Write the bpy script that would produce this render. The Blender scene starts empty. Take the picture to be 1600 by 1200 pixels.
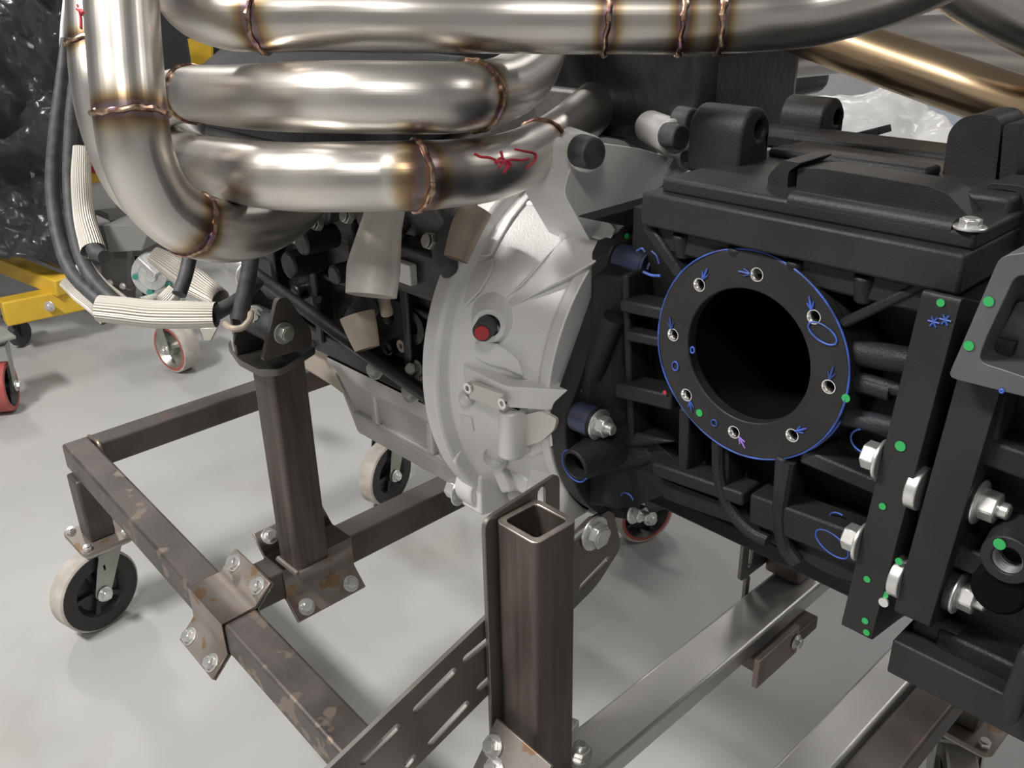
import bpy, bmesh, math, random
from mathutils import Vector as V, Matrix, noise
from math import pi, sin, cos, radians

# ------------------------------------------------------------------ camera, light, exposure
random.seed(4)
S = bpy.context.scene
C = S.collection
F = 1436.0
CAM = V((0, 0, 1.2))
AX = V((0.69164573, 0.29176529, -0.66068087)); AY = V((0.72199404, -0.30303582, 0.62200796)); AZ = V((-0.01872964, -0.90721679, -0.42024623))
cam = bpy.data.cameras.new('camera'); cam.sensor_width = 36; cam.lens = F / 1600 * 36; cam.clip_start = 0.02
co = bpy.data.objects.new('camera', cam); C.objects.link(co); S.camera = co
right = V((AX[0], AY[0], AZ[0])); down = V((AX[1], AY[1], AZ[1])); fwd = V((AX[2], AY[2], AZ[2]))
co.matrix_world = Matrix.Translation(CAM) @ Matrix((right, -down, -fwd)).transposed().to_4x4()
w = bpy.data.worlds.new('world'); S.world = w; w.use_nodes = True
w.node_tree.nodes['Background'].inputs[0].default_value = (.8, .83, .88, 1)
w.node_tree.nodes['Background'].inputs[1].default_value = 0.12

LAMPS = [(-1.5, -1.3, 130), (-2.6, 2.4, 18), (-2.6, 5.0, 18), (1.2, -1.3, 34), (1.6, 2.4, 16), (0.6, 5.0, 22), (-5.6, 1.2, 34), (-5.6, 4.2, 24)]
for i, (x, y, e) in enumerate(LAMPS):
    l = bpy.data.lights.new('ceiling_lamp', 'AREA'); l.shape = 'RECTANGLE'; l.size = .95; l.size_y = .3
    l.energy = e; l.color = (1, .97, .93)
    o = bpy.data.objects.new('ceiling_lamp_light', l); C.objects.link(o); o.location = (x, y, 3.28)
S.view_settings.view_transform = 'Standard'; S.view_settings.look = 'None'
S.view_settings.gamma = 1; S.view_settings.use_curve_mapping = False
S.view_settings.exposure = 0.30
S.cycles.max_bounces = 6; S.cycles.diffuse_bounces = 3; S.cycles.glossy_bounces = 4

# ------------------------------------------------------------------ helpers
def ray(px, py):
    q = V((px - 800, py - 600, F)); return V((AX.dot(q), AY.dot(q), AZ.dot(q)))
def P(px, py, X=None, Y=None, Z=None):
    d = ray(px, py)
    t = X / d.x if X is not None else Y / d.y if Y is not None else (Z - 1.2) / d.z
    return CAM + d * t
def PR(px, py, rpx, r):            # point where a tube of radius r looks rpx pixels thick
    return CAM + ray(px, py) * (r / rpx)
def PD(px, py, depth):
    return CAM + ray(px, py) * (depth / F)

def perp(d):
    d = d.normalized(); a = V((0, 0, 1)) if abs(d.z) < .9 else V((1, 0, 0))
    u = d.cross(a).normalized(); return u, d.cross(u).normalized()

class MB:
    def __init__(s): s.bm = bmesh.new(); s.lay = None
    def box(s, lo, hi):
        lo = V(lo); hi = V(hi)
        return s.hexa([V((lo.x if i & 1 == 0 else hi.x, lo.y if i & 2 == 0 else hi.y, lo.z if i & 4 == 0 else hi.z)) for i in range(8)])
    def hexa(s, p):
        v = [s.bm.verts.new(q) for q in p]
        for f in ((0, 1, 3, 2), (4, 6, 7, 5), (0, 4, 5, 1), (2, 3, 7, 6), (0, 2, 6, 4), (1, 5, 7, 3)):
            s.bm.faces.new([v[i] for i in f])
        return s
    def bar(s, a, b, w, h, up=(0, 0, 1)):
        a = V(a); b = V(b); d = (b - a).normalized(); up = V(up); sd = d.cross(up).normalized(); u = sd.cross(d).normalized()
        p = []
        for i in range(8):
            q = (a if i & 1 == 0 else b) + sd * (w / 2 * (-1 if i & 2 == 0 else 1)) + u * (h / 2 * (-1 if i & 4 == 0 else 1)); p.append(q)
        return s.hexa(p)
    def cyl(s, a, b, r, r2=None, n=20, cap=True):
        a = V(a); b = V(b); r2 = r if r2 is None else r2; u, v = perp(b - a)
        A = [s.bm.verts.new(a + (u * cos(2 * pi * i / n) + v * sin(2 * pi * i / n)) * r) for i in range(n)]
        B = [s.bm.verts.new(b + (u * cos(2 * pi * i / n) + v * sin(2 * pi * i / n)) * r2) for i in range(n)]
        for i in range(n): s.bm.faces.new([A[i], A[(i + 1) % n], B[(i + 1) % n], B[i]])
        if cap: s.bm.faces.new(A[::-1]); s.bm.faces.new(B)
        return s
    def lathe(s, o, axis, prof, n=48, a0=0, a1=2 * pi, u=None):
        o = V(o); axis = V(axis).normalized(); 
        if u is None: u, v = perp(axis)
        else: u = V(u).normalized(); v = axis.cross(u)
        full = abs(a1 - a0 - 2 * pi) < 1e-6; m = n if full else n + 1
        R = []
        for t, r in prof:
            R.append([s.bm.verts.new(o + axis * t + (u * cos(a0 + (a1 - a0) * i / n) + v * sin(a0 + (a1 - a0) * i / n)) * r) for i in range(m)])
        for A, B in zip(R, R[1:]):
            for i in range(n): s.bm.faces.new([A[i], A[(i + 1) % m], B[(i + 1) % m], B[i]])
        return s
    def plate(s, outer, holes, o, u, v, th):
        """flat plate: outline and holes in (u, v), thickness along u x v"""
        o = V(o); u = V(u).normalized(); v = V(v).normalized(); n = u.cross(v).normalized()
        t = bmesh.new(); 
        for loop in [outer] + list(holes):
            vs = [t.verts.new(o + u * a + v * b) for a, b in loop]
            for i in range(len(vs)): t.edges.new((vs[i], vs[(i + 1) % len(vs)]))
        bmesh.ops.triangle_fill(t, edges=t.edges[:], use_beauty=True, use_dissolve=False)
        g = bmesh.ops.extrude_face_region(t, geom=t.faces[:])
        bmesh.ops.translate(t, verts=[e for e in g['geom'] if isinstance(e, bmesh.types.BMVert)], vec=n * th)
        bmesh.ops.recalc_face_normals(t, faces=t.faces[:])
        me = bpy.data.meshes.new('tmp'); t.to_mesh(me); t.free(); s.bm.from_mesh(me); bpy.data.meshes.remove(me)
        return s
    def tube(s, pts, r, n=24, sub=6, inner=None, welds=(), cap=False, flat=None):
        """swept tube through pts (Catmull-Rom); welds = indexes of pts carrying heat tint"""
        pts = [V(p) for p in pts]; rr = r if isinstance(r, (list, tuple)) else [r] * len(pts)
        Q = []; Rr = []; T = []
        for i in range(len(pts) - 1):
            p0 = pts[i - 1] if i else pts[0] * 2 - pts[1]; p1 = pts[i]; p2 = pts[i + 1]; p3 = pts[i + 2] if i + 2 < len(pts) else pts[-1] * 2 - pts[-2]
            for k in range(sub):
                t = k / sub
                Q.append(.5 * ((2 * p1) + (p2 - p0) * t + (2 * p0 - 5 * p1 + 4 * p2 - p3) * t * t + (3 * p1 - p0 - 3 * p2 + p3) * t ** 3)); Rr.append(rr[i] * (1 - t) + rr[i + 1] * t)
        Q.append(pts[-1]); Rr.append(rr[-1])
        if s.lay is None: s.lay = s.bm.loops.layers.float_color.new('tint')
        L = [0]
        for a, b in zip(Q, Q[1:]): L.append(L[-1] + (b - a).length)
        W = [L[min(int(round(wi * sub)), len(L) - 1)] for wi in welds]
        rings = []; u = None
        for i, q in enumerate(Q):
            d = (Q[min(i + 1, len(Q) - 1)] - Q[max(i - 1, 0)]).normalized()
            if u is None: u, v = perp(d)
            else: u = (u - d * u.dot(d)).normalized(); v = d.cross(u)
            rings.append([s.bm.verts.new(q + (u * cos(2 * pi * k / n) + v * sin(2 * pi * k / n)) * Rr[i]) for k in range(n)])
        for i in range(len(rings) - 1):
            h = [max([max(0, 1 - abs(L[j] - x) / .019) for x in W] + [0]) for j in (i, i + 1)]
            for k in range(n):
                f = s.bm.faces.new([rings[i][k], rings[i][(k + 1) % n], rings[i + 1][(k + 1) % n], rings[i + 1][k]])
                for lp, hh, aa in zip(f.loops, (h[0], h[0], h[1], h[1]), (k / n, (k + 1) / n, (k + 1) / n, k / n)): lp[s.lay] = (hh, aa, 0, 1)
        if cap: s.bm.faces.new(rings[0][::-1]); s.bm.faces.new(rings[-1])
        s.path = Q; s.L = L
        return s
    def sphere(s, c, r, n=12, sc=(1, 1, 1)):
        bmesh.ops.create_uvsphere(s.bm, u_segments=n, v_segments=n // 2 + 2, radius=1, matrix=Matrix.Translation(V(c)) @ Matrix.Diagonal((r * sc[0], r * sc[1], r * sc[2], 1)))
        return s
    def hexn(s, a, d, r, h, n=6):
        a = V(a); d = V(d).normalized(); return s.cyl(a, a + d * h, r, n=n)
    def build(s, name, m, parent=None, bevel=0, seg=2, label=None, kind=None, subsurf=0):
        bmesh.ops.recalc_face_normals(s.bm, faces=s.bm.faces[:])
        for f in s.bm.faces: f.smooth = True
        for e in s.bm.edges:
            if len(e.link_faces) == 2 and e.calc_face_angle(0) > radians(32): e.smooth = False
        me = bpy.data.meshes.new(name); s.bm.to_mesh(me); s.bm.free(); me.materials.append(m)
        o = bpy.data.objects.new(name, me); C.objects.link(o)
        if parent is not None: setp(o, parent)
        if bevel:
            b = o.modifiers.new('bevel', 'BEVEL'); b.width = bevel; b.segments = seg; b.limit_method = 'ANGLE'; b.angle_limit = radians(35)
        if label: o['label'] = label
        if kind: o['kind'] = kind
        return o

def setp(o, parent):
    o.parent = parent
    root = parent
    while root.parent: root = root.parent
    o.matrix_parent_inverse = (Matrix.Translation(root.location) if parent is root else Matrix.Identity(4)).inverted()
def thing(name, label, cat, loc=(0, 0, 0), group=None):
    o = bpy.data.objects.new(name, None); C.objects.link(o); o.location = loc; o.empty_display_size = .05
    o['label'] = label; o['category'] = cat
    if group: o['group'] = group
    return o
def tag(o, label, cat, group=None):
    o['label'] = label; o['category'] = cat
    if group: o['group'] = group
    return o
def struct(o): o['kind'] = 'structure'; return o
def dup(o, parent=None, off=None):
    c = o.copy(); C.objects.link(c)
    if parent is not None: c.parent = parent
    if off is not None: c.location = o.location + V(off)
    for ch in list(o.children): dup(ch, c)
    return c
def slot(cx, cy, L, W, ang=0, n=6):
    p = []
    for i in range(n + 1): a = -pi / 2 + pi * i / n; p.append((L / 2 - W / 2 + cos(a) * W / 2, sin(a) * W / 2))
    for i in range(n + 1): a = pi / 2 + pi * i / n; p.append((-L / 2 + W / 2 + cos(a) * W / 2, sin(a) * W / 2))
    return [(cx + x * cos(ang) - y * sin(ang), cy + x * sin(ang) + y * cos(ang)) for x, y in p]
def circ(cx, cy, r, n=24): return [(cx + r * cos(2 * pi * i / n), cy + r * sin(2 * pi * i / n)) for i in range(n)]
def rrect(x0, y0, x1, y1, r, n=5):
    p = []
    for cx, cy, a in ((x1 - r, y0 + r, -pi / 2), (x1 - r, y1 - r, 0), (x0 + r, y1 - r, pi / 2), (x0 + r, y0 + r, pi)):
        for i in range(n + 1): p.append((cx + r * cos(a + pi / 2 * i / n), cy + r * sin(a + pi / 2 * i / n)))
    return p
def rpoly(pts, r, n=4):
    """round the corners of a polygon"""
    out = []; m = len(pts)
    for i in range(m):
        p0 = V(pts[i - 1]).to_2d(); p1 = V(pts[i]).to_2d(); p2 = V(pts[(i + 1) % m]).to_2d()
        rr = min(r, (p0 - p1).length * .45, (p2 - p1).length * .45)
        a = p1 + (p0 - p1).normalized() * rr; b = p1 + (p2 - p1).normalized() * rr
        for k in range(n + 1):
            t = k / n; q = a * (1 - t) ** 2 + p1 * 2 * t * (1 - t) + b * t * t; out.append((q.x, q.y))
    return out

# ------------------------------------------------------------------ materials
def mat(name, col, col2=None, metal=0., rough=.5, rough2=None, scale=20., bump=0., bscale=200., lo=.4, hi=.6, col3=None, scale3=6., lo3=.6, hi3=.7, stretch=None, detail=4., coat=0., spec=None):
    m = bpy.data.materials.new(name); m.use_nodes = True; t = m.node_tree; N = t.nodes; b = N['Principled BSDF']
    b.inputs['Metallic'].default_value = metal; b.inputs['Roughness'].default_value = rough
    if spec is not None: b.inputs['Specular IOR Level'].default_value = spec
    if coat: b.inputs['Coat Weight'].default_value = coat
    b.inputs['Base Color'].default_value = (*col, 1)
    tc = N.new('ShaderNodeTexCoord'); src = tc.outputs['Object']
    if stretch:
        mp = N.new('ShaderNodeMapping'); mp.inputs['Scale'].default_value = stretch; t.links.new(src, mp.inputs[0]); src = mp.outputs[0]
    def nz(sc, lo_, hi_, det=detail):
        n = N.new('ShaderNodeTexNoise'); n.inputs['Scale'].default_value = sc; n.inputs['Detail'].default_value = det; t.links.new(src, n.inputs['Vector'])
        r = N.new('ShaderNodeMapRange'); r.inputs['From Min'].default_value = lo_; r.inputs['From Max'].default_value = hi_; t.links.new(n.outputs['Fac'], r.inputs['Value']); return r.outputs[0]
    if col2:
        f = nz(scale, lo, hi); mx = N.new('ShaderNodeMix'); mx.data_type = 'RGBA'; t.links.new(f, mx.inputs[0]); mx.inputs[6].default_value = (*col, 1); mx.inputs[7].default_value = (*col2, 1)
        out = mx.outputs[2]
        if col3:
            f3 = nz(scale3, lo3, hi3); m3 = N.new('ShaderNodeMix'); m3.data_type = 'RGBA'; t.links.new(f3, m3.inputs[0]); t.links.new(out, m3.inputs[6]); m3.inputs[7].default_value = (*col3, 1); out = m3.outputs[2]
        t.links.new(out, b.inputs['Base Color'])
        if rough2 is not None:
            r = N.new('ShaderNodeMapRange'); t.links.new(f, r.inputs['Value']); r.inputs['To Min'].default_value = rough; r.inputs['To Max'].default_value = rough2; t.links.new(r.outputs[0], b.inputs['Roughness'])
    if bump:
        n = N.new('ShaderNodeTexNoise'); n.inputs['Scale'].default_value = bscale; n.inputs['Detail'].default_value = 3; t.links.new(tc.outputs['Object'], n.inputs['Vector'])
        bp = N.new('ShaderNodeBump'); bp.inputs['Strength'].default_value = bump; bp.inputs['Distance'].default_value = .002; t.links.new(n.outputs['Fac'], bp.inputs['Height']); t.links.new(bp.outputs[0], b.inputs['Normal'])
    return m
M = {}
M['floor'] = mat('floor_epoxy', (.43, .43, .425), (.38, .38, .375), rough=.42, rough2=.5, scale=3, lo=.35, hi=.7, col3=(.33, .32, .30), scale3=1.6, lo3=.60, hi3=.72, detail=8, bump=.05, bscale=60)
M['wall'] = mat('wall_paint', (.52, .52, .53), (.48, .48, .49), rough=.7, scale=2)
M['ceil'] = mat('ceiling_paint', (.48, .48, .48), (.44, .44, .44), rough=.8, scale=2)
M['mill'] = mat('mill_scale_steel', (.085, .076, .070), (.15, .135, .125), metal=.65, rough=.42, rough2=.55, scale=9, lo=.35, hi=.7, col3=(.15, .105, .08), scale3=14, lo3=.58, hi3=.76, bump=.1, bscale=300, detail=8)
M['millv'] = mat('mill_scale_post', (.085, .068, .060), (.15, .125, .11), metal=.6, rough=.4, rough2=.5, scale=14, lo=.35, hi=.7, stretch=(6, 6, .35), bump=.08, bscale=300, detail=8)
M['rust'] = mat('mill_scale_rust_spots', (.105, .092, .086), (.17, .15, .14), metal=.65, rough=.42, rough2=.52, scale=10, lo=.35, hi=.65, col3=(.25, .20, .165), scale3=24, lo3=.60, hi3=.635, bump=.08, bscale=300, detail=3)
M['clamp'] = mat('clamp_steel', (.24, .195, .17), (.32, .29, .265), metal=.7, rough=.38, rough2=.48, scale=9, lo=.35, hi=.65, col3=(.27, .18, .11), scale3=26, lo3=.61, hi3=.65, bump=.05, detail=3)
M['bright'] = mat('ground_steel', (.62, .61, .59), (.54, .53, .51), metal=.85, rough=.33, rough2=.42, scale=6, lo=.3, hi=.7)
M['cut'] = mat('cut_edge_steel', (.75, .68, .62), (.55, .47, .42), metal=.9, rough=.3, scale=60)
M['strap'] = mat('slotted_strap_steel', (.17, .16, .148), (.21, .195, .18), metal=.8, rough=.38, rough2=.46, scale=8)
M['zinc'] = mat('zinc_plated', (.82, .82, .80), (.7, .7, .68), metal=.85, rough=.34, scale=60)
M['alu'] = mat('cast_aluminium', (.80, .795, .785), (.75, .745, .735), metal=.35, rough=.5, rough2=.56, scale=12, bump=.18, bscale=420)
M['mach'] = mat('machined_aluminium', (.8, .79, .78), metal=1, rough=.2)
M['bare'] = mat('machined_pad', (.72, .69, .64), metal=.4, rough=.5)
M['pan'] = mat('oil_pan_shaded_boss_aluminium', (.60, .59, .575), (.50, .485, .47), metal=.55, rough=.45, rough2=.55, scale=14, lo=.35, hi=.7, bump=.3, bscale=260)
M['pantan'] = mat('oil_pan_rail', (.50, .44, .37), (.43, .38, .33), metal=.4, rough=.55, scale=10, bump=.1)
M['black'] = mat('black_block_paint', (.012, .012, .013), (.02, .019, .018), metal=.0, rough=.28, rough2=.4, scale=14, bump=.3, bscale=120)
M['case'] = mat('black_cast_coating', (.013, .013, .015), (.018, .018, .020), metal=.1, spec=.35, rough=.46, rough2=.6, scale=16, lo=.3, hi=.7, bump=.35, bscale=500, col3=(.032, .036, .045), scale3=9, lo3=.60, hi3=.8)
M['case2'] = mat('black_plate_coating', (.019, .019, .020), (.025, .025, .025), spec=.35, metal=.1, rough=.52, scale=16, bump=.2, bscale=400)
M['greyc'] = mat('grey_magnesium', (.16, .165, .175), (.12, .12, .13), metal=.5, rough=.5, scale=10, bump=.15)
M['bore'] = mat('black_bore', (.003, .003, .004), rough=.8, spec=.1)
M['head'] = mat('cylinder_head_grey', (.15, .145, .14), (.10, .095, .09), metal=.5, rough=.5, scale=18, bump=.3, bscale=150)
M['rub'] = mat('black_rubber', (.035, .036, .04), (.06, .062, .066), rough=.6, scale=80, bump=.1)
M['tread'] = mat('caster_tread_cream', (.50, .47, .42), (.40, .37, .33), rough=.6, scale=30)
M['hub'] = mat('caster_hub_black', (.02, .02, .02), rough=.4)
M['fork'] = mat('zinc_fork', (.45, .46, .42), (.38, .38, .33), metal=.8, rough=.38, scale=20)
M['foil'] = mat('foil_sleeve', (.72, .68, .62), (.62, .59, .55), metal=.2, rough=.42, scale=25, bump=.35, bscale=90)
M['foilt'] = mat('tan_sleeve', (.42, .35, .28), (.36, .30, .25), metal=.2, rough=.5, scale=25, bump=.3, bscale=100)
M['red'] = mat('red_urethane', (.45, .10, .09), (.38, .09, .08), rough=.4)
M['redm'] = mat('red_marker', (.55, .02, .05), rough=.5)
M['yel'] = mat('yellow_paint', (.80, .52, .05), (.72, .46, .04), rough=.4, scale=8)
M['blue'] = mat('blue_marker', (.05, .12, .50), (.03, .06, .22), rough=.5, scale=60)
M['blued'] = mat('blue_marker_smear', (.035, .05, .11), (.03, .035, .06), rough=.45, scale=80)
M['green'] = mat('green_paint', (.03, .38, .10), rough=.5)
M['purple'] = mat('purple_marker', (.30, .18, .60), rough=.5)
M['redplug'] = mat('red_plug', (.45, .03, .04), rough=.4)
M['white'] = mat('white_paint', (.75, .75, .74), rough=.5)
M['label'] = mat('print_white', (.7, .7, .68), rough=.6)
M['teal'] = mat('teal_paint', (.05, .28, .24), rough=.4)
M['card'] = mat('grey_box', (.22, .22, .21), rough=.6)
M['bag'] = mat('black_plastic_sheet', (.035, .036, .038), rough=.26, bump=.7, bscale=20)
M['sheet'] = mat('clear_plastic_sheet', (.72, .72, .71), (.62, .62, .62), rough=.3, scale=10, bump=.8, bscale=18)
M['body'] = mat('pale_body_panel', (.50, .55, .66), (.47, .52, .62), rough=.35, scale=2)
M['lamp'] = mat('lamp_housing', (.7, .7, .7), rough=.5)
M['straw'] = mat('golden_steel', (.62, .48, .32), (.54, .39, .24), metal=1, rough=.28, scale=6)

def tube_mat():
    m = bpy.data.materials.new('header_stainless'); m.use_nodes = True; t = m.node_tree; N = t.nodes; b = N['Principled BSDF']
    b.inputs['Metallic'].default_value = 1
    at = N.new('ShaderNodeAttribute'); at.attribute_name = 'tint'; sp = N.new('ShaderNodeSeparateColor'); t.links.new(at.outputs['Color'], sp.inputs[0])
    tc = N.new('ShaderNodeTexCoord')
    n = N.new('ShaderNodeTexNoise'); n.inputs['Scale'].default_value = 24; n.inputs['Detail'].default_value = 5; t.links.new(tc.outputs['Object'], n.inputs['Vector'])
    ad = N.new('ShaderNodeMath'); ad.operation = 'MULTIPLY_ADD'; t.links.new(n.outputs['Fac'], ad.inputs[0]); ad.inputs[1].default_value = .5; t.links.new(sp.outputs[0], ad.inputs[2])
    sb = N.new('ShaderNodeMath'); sb.operation = 'SUBTRACT'; t.links.new(ad.outputs[0], sb.inputs[0]); sb.inputs[1].default_value = .25
    r = N.new('ShaderNodeValToRGB'); t.links.new(sb.outputs[0], r.inputs[0]); e = r.color_ramp.elements
    e[0].position = .0; e[0].color = (.66, .63, .59, 1); e[1].position = .95; e[1].color = (.40, .24, .16, 1)
    for p, c in ((.3, (.60, .54, .45, 1)), (.55, (.40, .30, .17, 1)), (.72, (.25, .155, .10, 1)), (.86, (.24, .20, .22, 1))):
        x = e.new(p); x.color = c
    n2 = N.new('ShaderNodeTexNoise'); n2.inputs['Scale'].default_value = 5; n2.inputs['Detail'].default_value = 4; t.links.new(tc.outputs['Object'], n2.inputs['Vector'])
    mr = N.new('ShaderNodeMapRange'); mr.inputs['From Min'].default_value = .35; mr.inputs['From Max'].default_value = .65; mr.inputs['To Min'].default_value = .29; mr.inputs['To Max'].default_value = .38; t.links.new(n2.outputs['Fac'], mr.inputs[0]); t.links.new(mr.outputs[0], b.inputs['Roughness'])
    t.links.new(r.outputs[0], b.inputs['Base Color'])
    # drawing lines that run along the tube: noise on the angle round the tube
    cb = N.new('ShaderNodeCombineXYZ'); t.links.new(sp.outputs[1], cb.inputs[0])
    n3 = N.new('ShaderNodeTexNoise'); n3.inputs['Scale'].default_value = 38; n3.inputs['Detail'].default_value = 4; t.links.new(cb.outputs[0], n3.inputs['Vector'])
    bp = N.new('ShaderNodeBump'); bp.inputs['Strength'].default_value = .35; bp.inputs['Distance'].default_value = .0006; t.links.new(n3.outputs['Fac'], bp.inputs['Height']); t.links.new(bp.outputs[0], b.inputs['Normal'])
    return m
M['tube'] = tube_mat()
def weld_mat():
    m = bpy.data.materials.new('weld_bead'); m.use_nodes = True; t = m.node_tree; N = t.nodes; b = N['Principled BSDF']; b.inputs['Metallic'].default_value = 1; b.inputs['Roughness'].default_value = .25
    tc = N.new('ShaderNodeTexCoord'); n = N.new('ShaderNodeTexNoise'); n.inputs['Scale'].default_value = 55; t.links.new(tc.outputs['Object'], n.inputs['Vector'])
    r = N.new('ShaderNodeValToRGB'); t.links.new(n.outputs['Fac'], r.inputs[0]); e = r.color_ramp.elements
    e[0].position = .3; e[0].color = (.30, .22, .35, 1); e[1].position = .7; e[1].color = (.50, .42, .28, 1)
    for p, c in ((.42, (.26, .13, .09, 1)), (.5, (.50, .36, .28, 1)), (.58, (.28, .18, .11, 1))): x = e.new(p); x.color = c
    t.links.new(r.outputs[0], b.inputs['Base Color']); return m
M['weld'] = weld_mat()
def braid_mat():
    m = bpy.data.materials.new('braided_sleeve'); m.use_nodes = True; t = m.node_tree; N = t.nodes; b = N['Principled BSDF']; b.inputs['Roughness'].default_value = .5; b.inputs['Metallic'].default_value = .15
    at = N.new('ShaderNodeAttribute'); at.attribute_name = 'tint'; sp = N.new('ShaderNodeSeparateColor'); t.links.new(at.outputs['Color'], sp.inputs[0])
    cb = N.new('ShaderNodeCombineXYZ'); t.links.new(sp.outputs[1], cb.inputs[0])
    wv = N.new('ShaderNodeTexWave'); wv.inputs['Scale'].default_value = 9; wv.inputs['Distortion'].default_value = 1.2; t.links.new(cb.outputs[0], wv.inputs['Vector'])
    mx = N.new('ShaderNodeMix'); mx.data_type = 'RGBA'; t.links.new(wv.outputs['Fac'], mx.inputs[0]); mx.inputs[6].default_value = (.60, .55, .46, 1); mx.inputs[7].default_value = (.84, .81, .75, 1)
    t.links.new(mx.outputs[2], b.inputs['Base Color'])
    bp = N.new('ShaderNodeBump'); bp.inputs['Strength'].default_value = .8; bp.inputs['Distance'].default_value = .002; t.links.new(wv.outputs['Fac'], bp.inputs['Height']); t.links.new(bp.outputs[0], b.inputs['Normal'])
    return m
M['braid'] = braid_mat()

def bolt(parent, p, d, r, m=None, name='bolt', washer=True, stud=0, h=None):
    """hexagon head (or nut with a stud) on a washer, as one part"""
    p = V(p); d = V(d).normalized(); h = h or r * .95; b = MB()
    if washer: b.cyl(p, p + d * r * .28, r * 1.55, n=20)
    b.hexn(p + d * (r * .25 if washer else 0), d, r * 1.08, h)
    if stud: b.cyl(p + d * h, p + d * (h + stud), r * .55, n=12)
    else: b.cyl(p + d * (h + r * .2), p + d * (h + r * .34), r * .8, n=16)
    return b.build(name, m or M['zinc'], parent, bevel=r * .1, seg=1)

# ------------------------------------------------------------------ room
X0, X1, Y0, Y1, H = -7.5, 4.0, -4.5, 6.6, 3.4
struct(MB().box((X0, Y0, -.1), (X1, Y1, 0)).build('floor', M['floor']))
struct(MB().box((X0, Y0, H), (X1, Y1, H + .1)).build('ceiling', M['ceil']))
struct(MB().box((X0 - .1, Y0, 0), (X0, Y1, H)).build('wall_left', M['wall']))
struct(MB().box((X1, Y0, 0), (X1 + .1, Y1, H)).build('wall_right', M['wall']))
struct(MB().box((X0, Y1, 0), (X1, Y1 + .1, H)).build('wall_back', M['wall']))
struct(MB().box((X0, Y0 - .1, 0), (X1, Y0, H)).build('wall_front', M['wall']))
# ------------------------------------------------------------------ engine cart
ZR = .38; T = .0508
cart = thing('engine_cart', 'brown square-tube steel engine cart on casters carrying the engine and gearbox', 'cart', (-.9, .46, 0))
SY0, SY1 = .432, .482
AXX0, AXX1 = -1.710, -1.660
BX0, BX1 = -1.108, -1.057
def shy(x): return -(x + 1.71) * .049       # the near side rail runs slightly out of square
def rail(name, lo, hi, m, label=None): return MB().box(lo, hi).build(name, m, cart, bevel=.005, seg=3, label=label)
MB().hexa([V((x, y + shy(x), z)) for z in (ZR - T, ZR) for y in (SY0, SY1) for x in (-1.71, -.2)]).build('side_rail', M['rust'], cart, bevel=.005, seg=3, label='near side rail with pale scale spots')
rail('side_rail', (-1.71, 1.135, ZR - T), (-.2, 1.185, ZR), M['mill'])
rail('cross_rail', (AXX0, SY1 + .001, ZR - T), (AXX1, 1.134, ZR), M['mill'])
rail('cross_rail', (BX0, SY1 - .030, ZR - T), (BX1, 1.134, ZR), M['mill'])
rail('cross_rail', (-.5429, SY1 - .054, ZR - .030), (-.4805, 1.134, ZR), M['bright'], 'bright steel cross rail')
rail('cross_rail', (-.350, SY1 - .06, ZR - .026), (-.302, 1.134, ZR), M['bright'], 'bright steel cross rail')
rail('cross_rail', (-.299, SY1 - .06, ZR - T), (-.25, 1.134, ZR - .008), M['mill'])
# weld beads at the corner
wb = MB(); wb.tube([(AXX0 + .002, SY1 + .001, ZR - .002), (AXX1, SY1 + .002, ZR - .001), (AXX1 + .001, SY1 + .002, ZR - .05)], .004, n=8, cap=True); wb.build('weld_bead', M['clamp'], cart)

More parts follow.
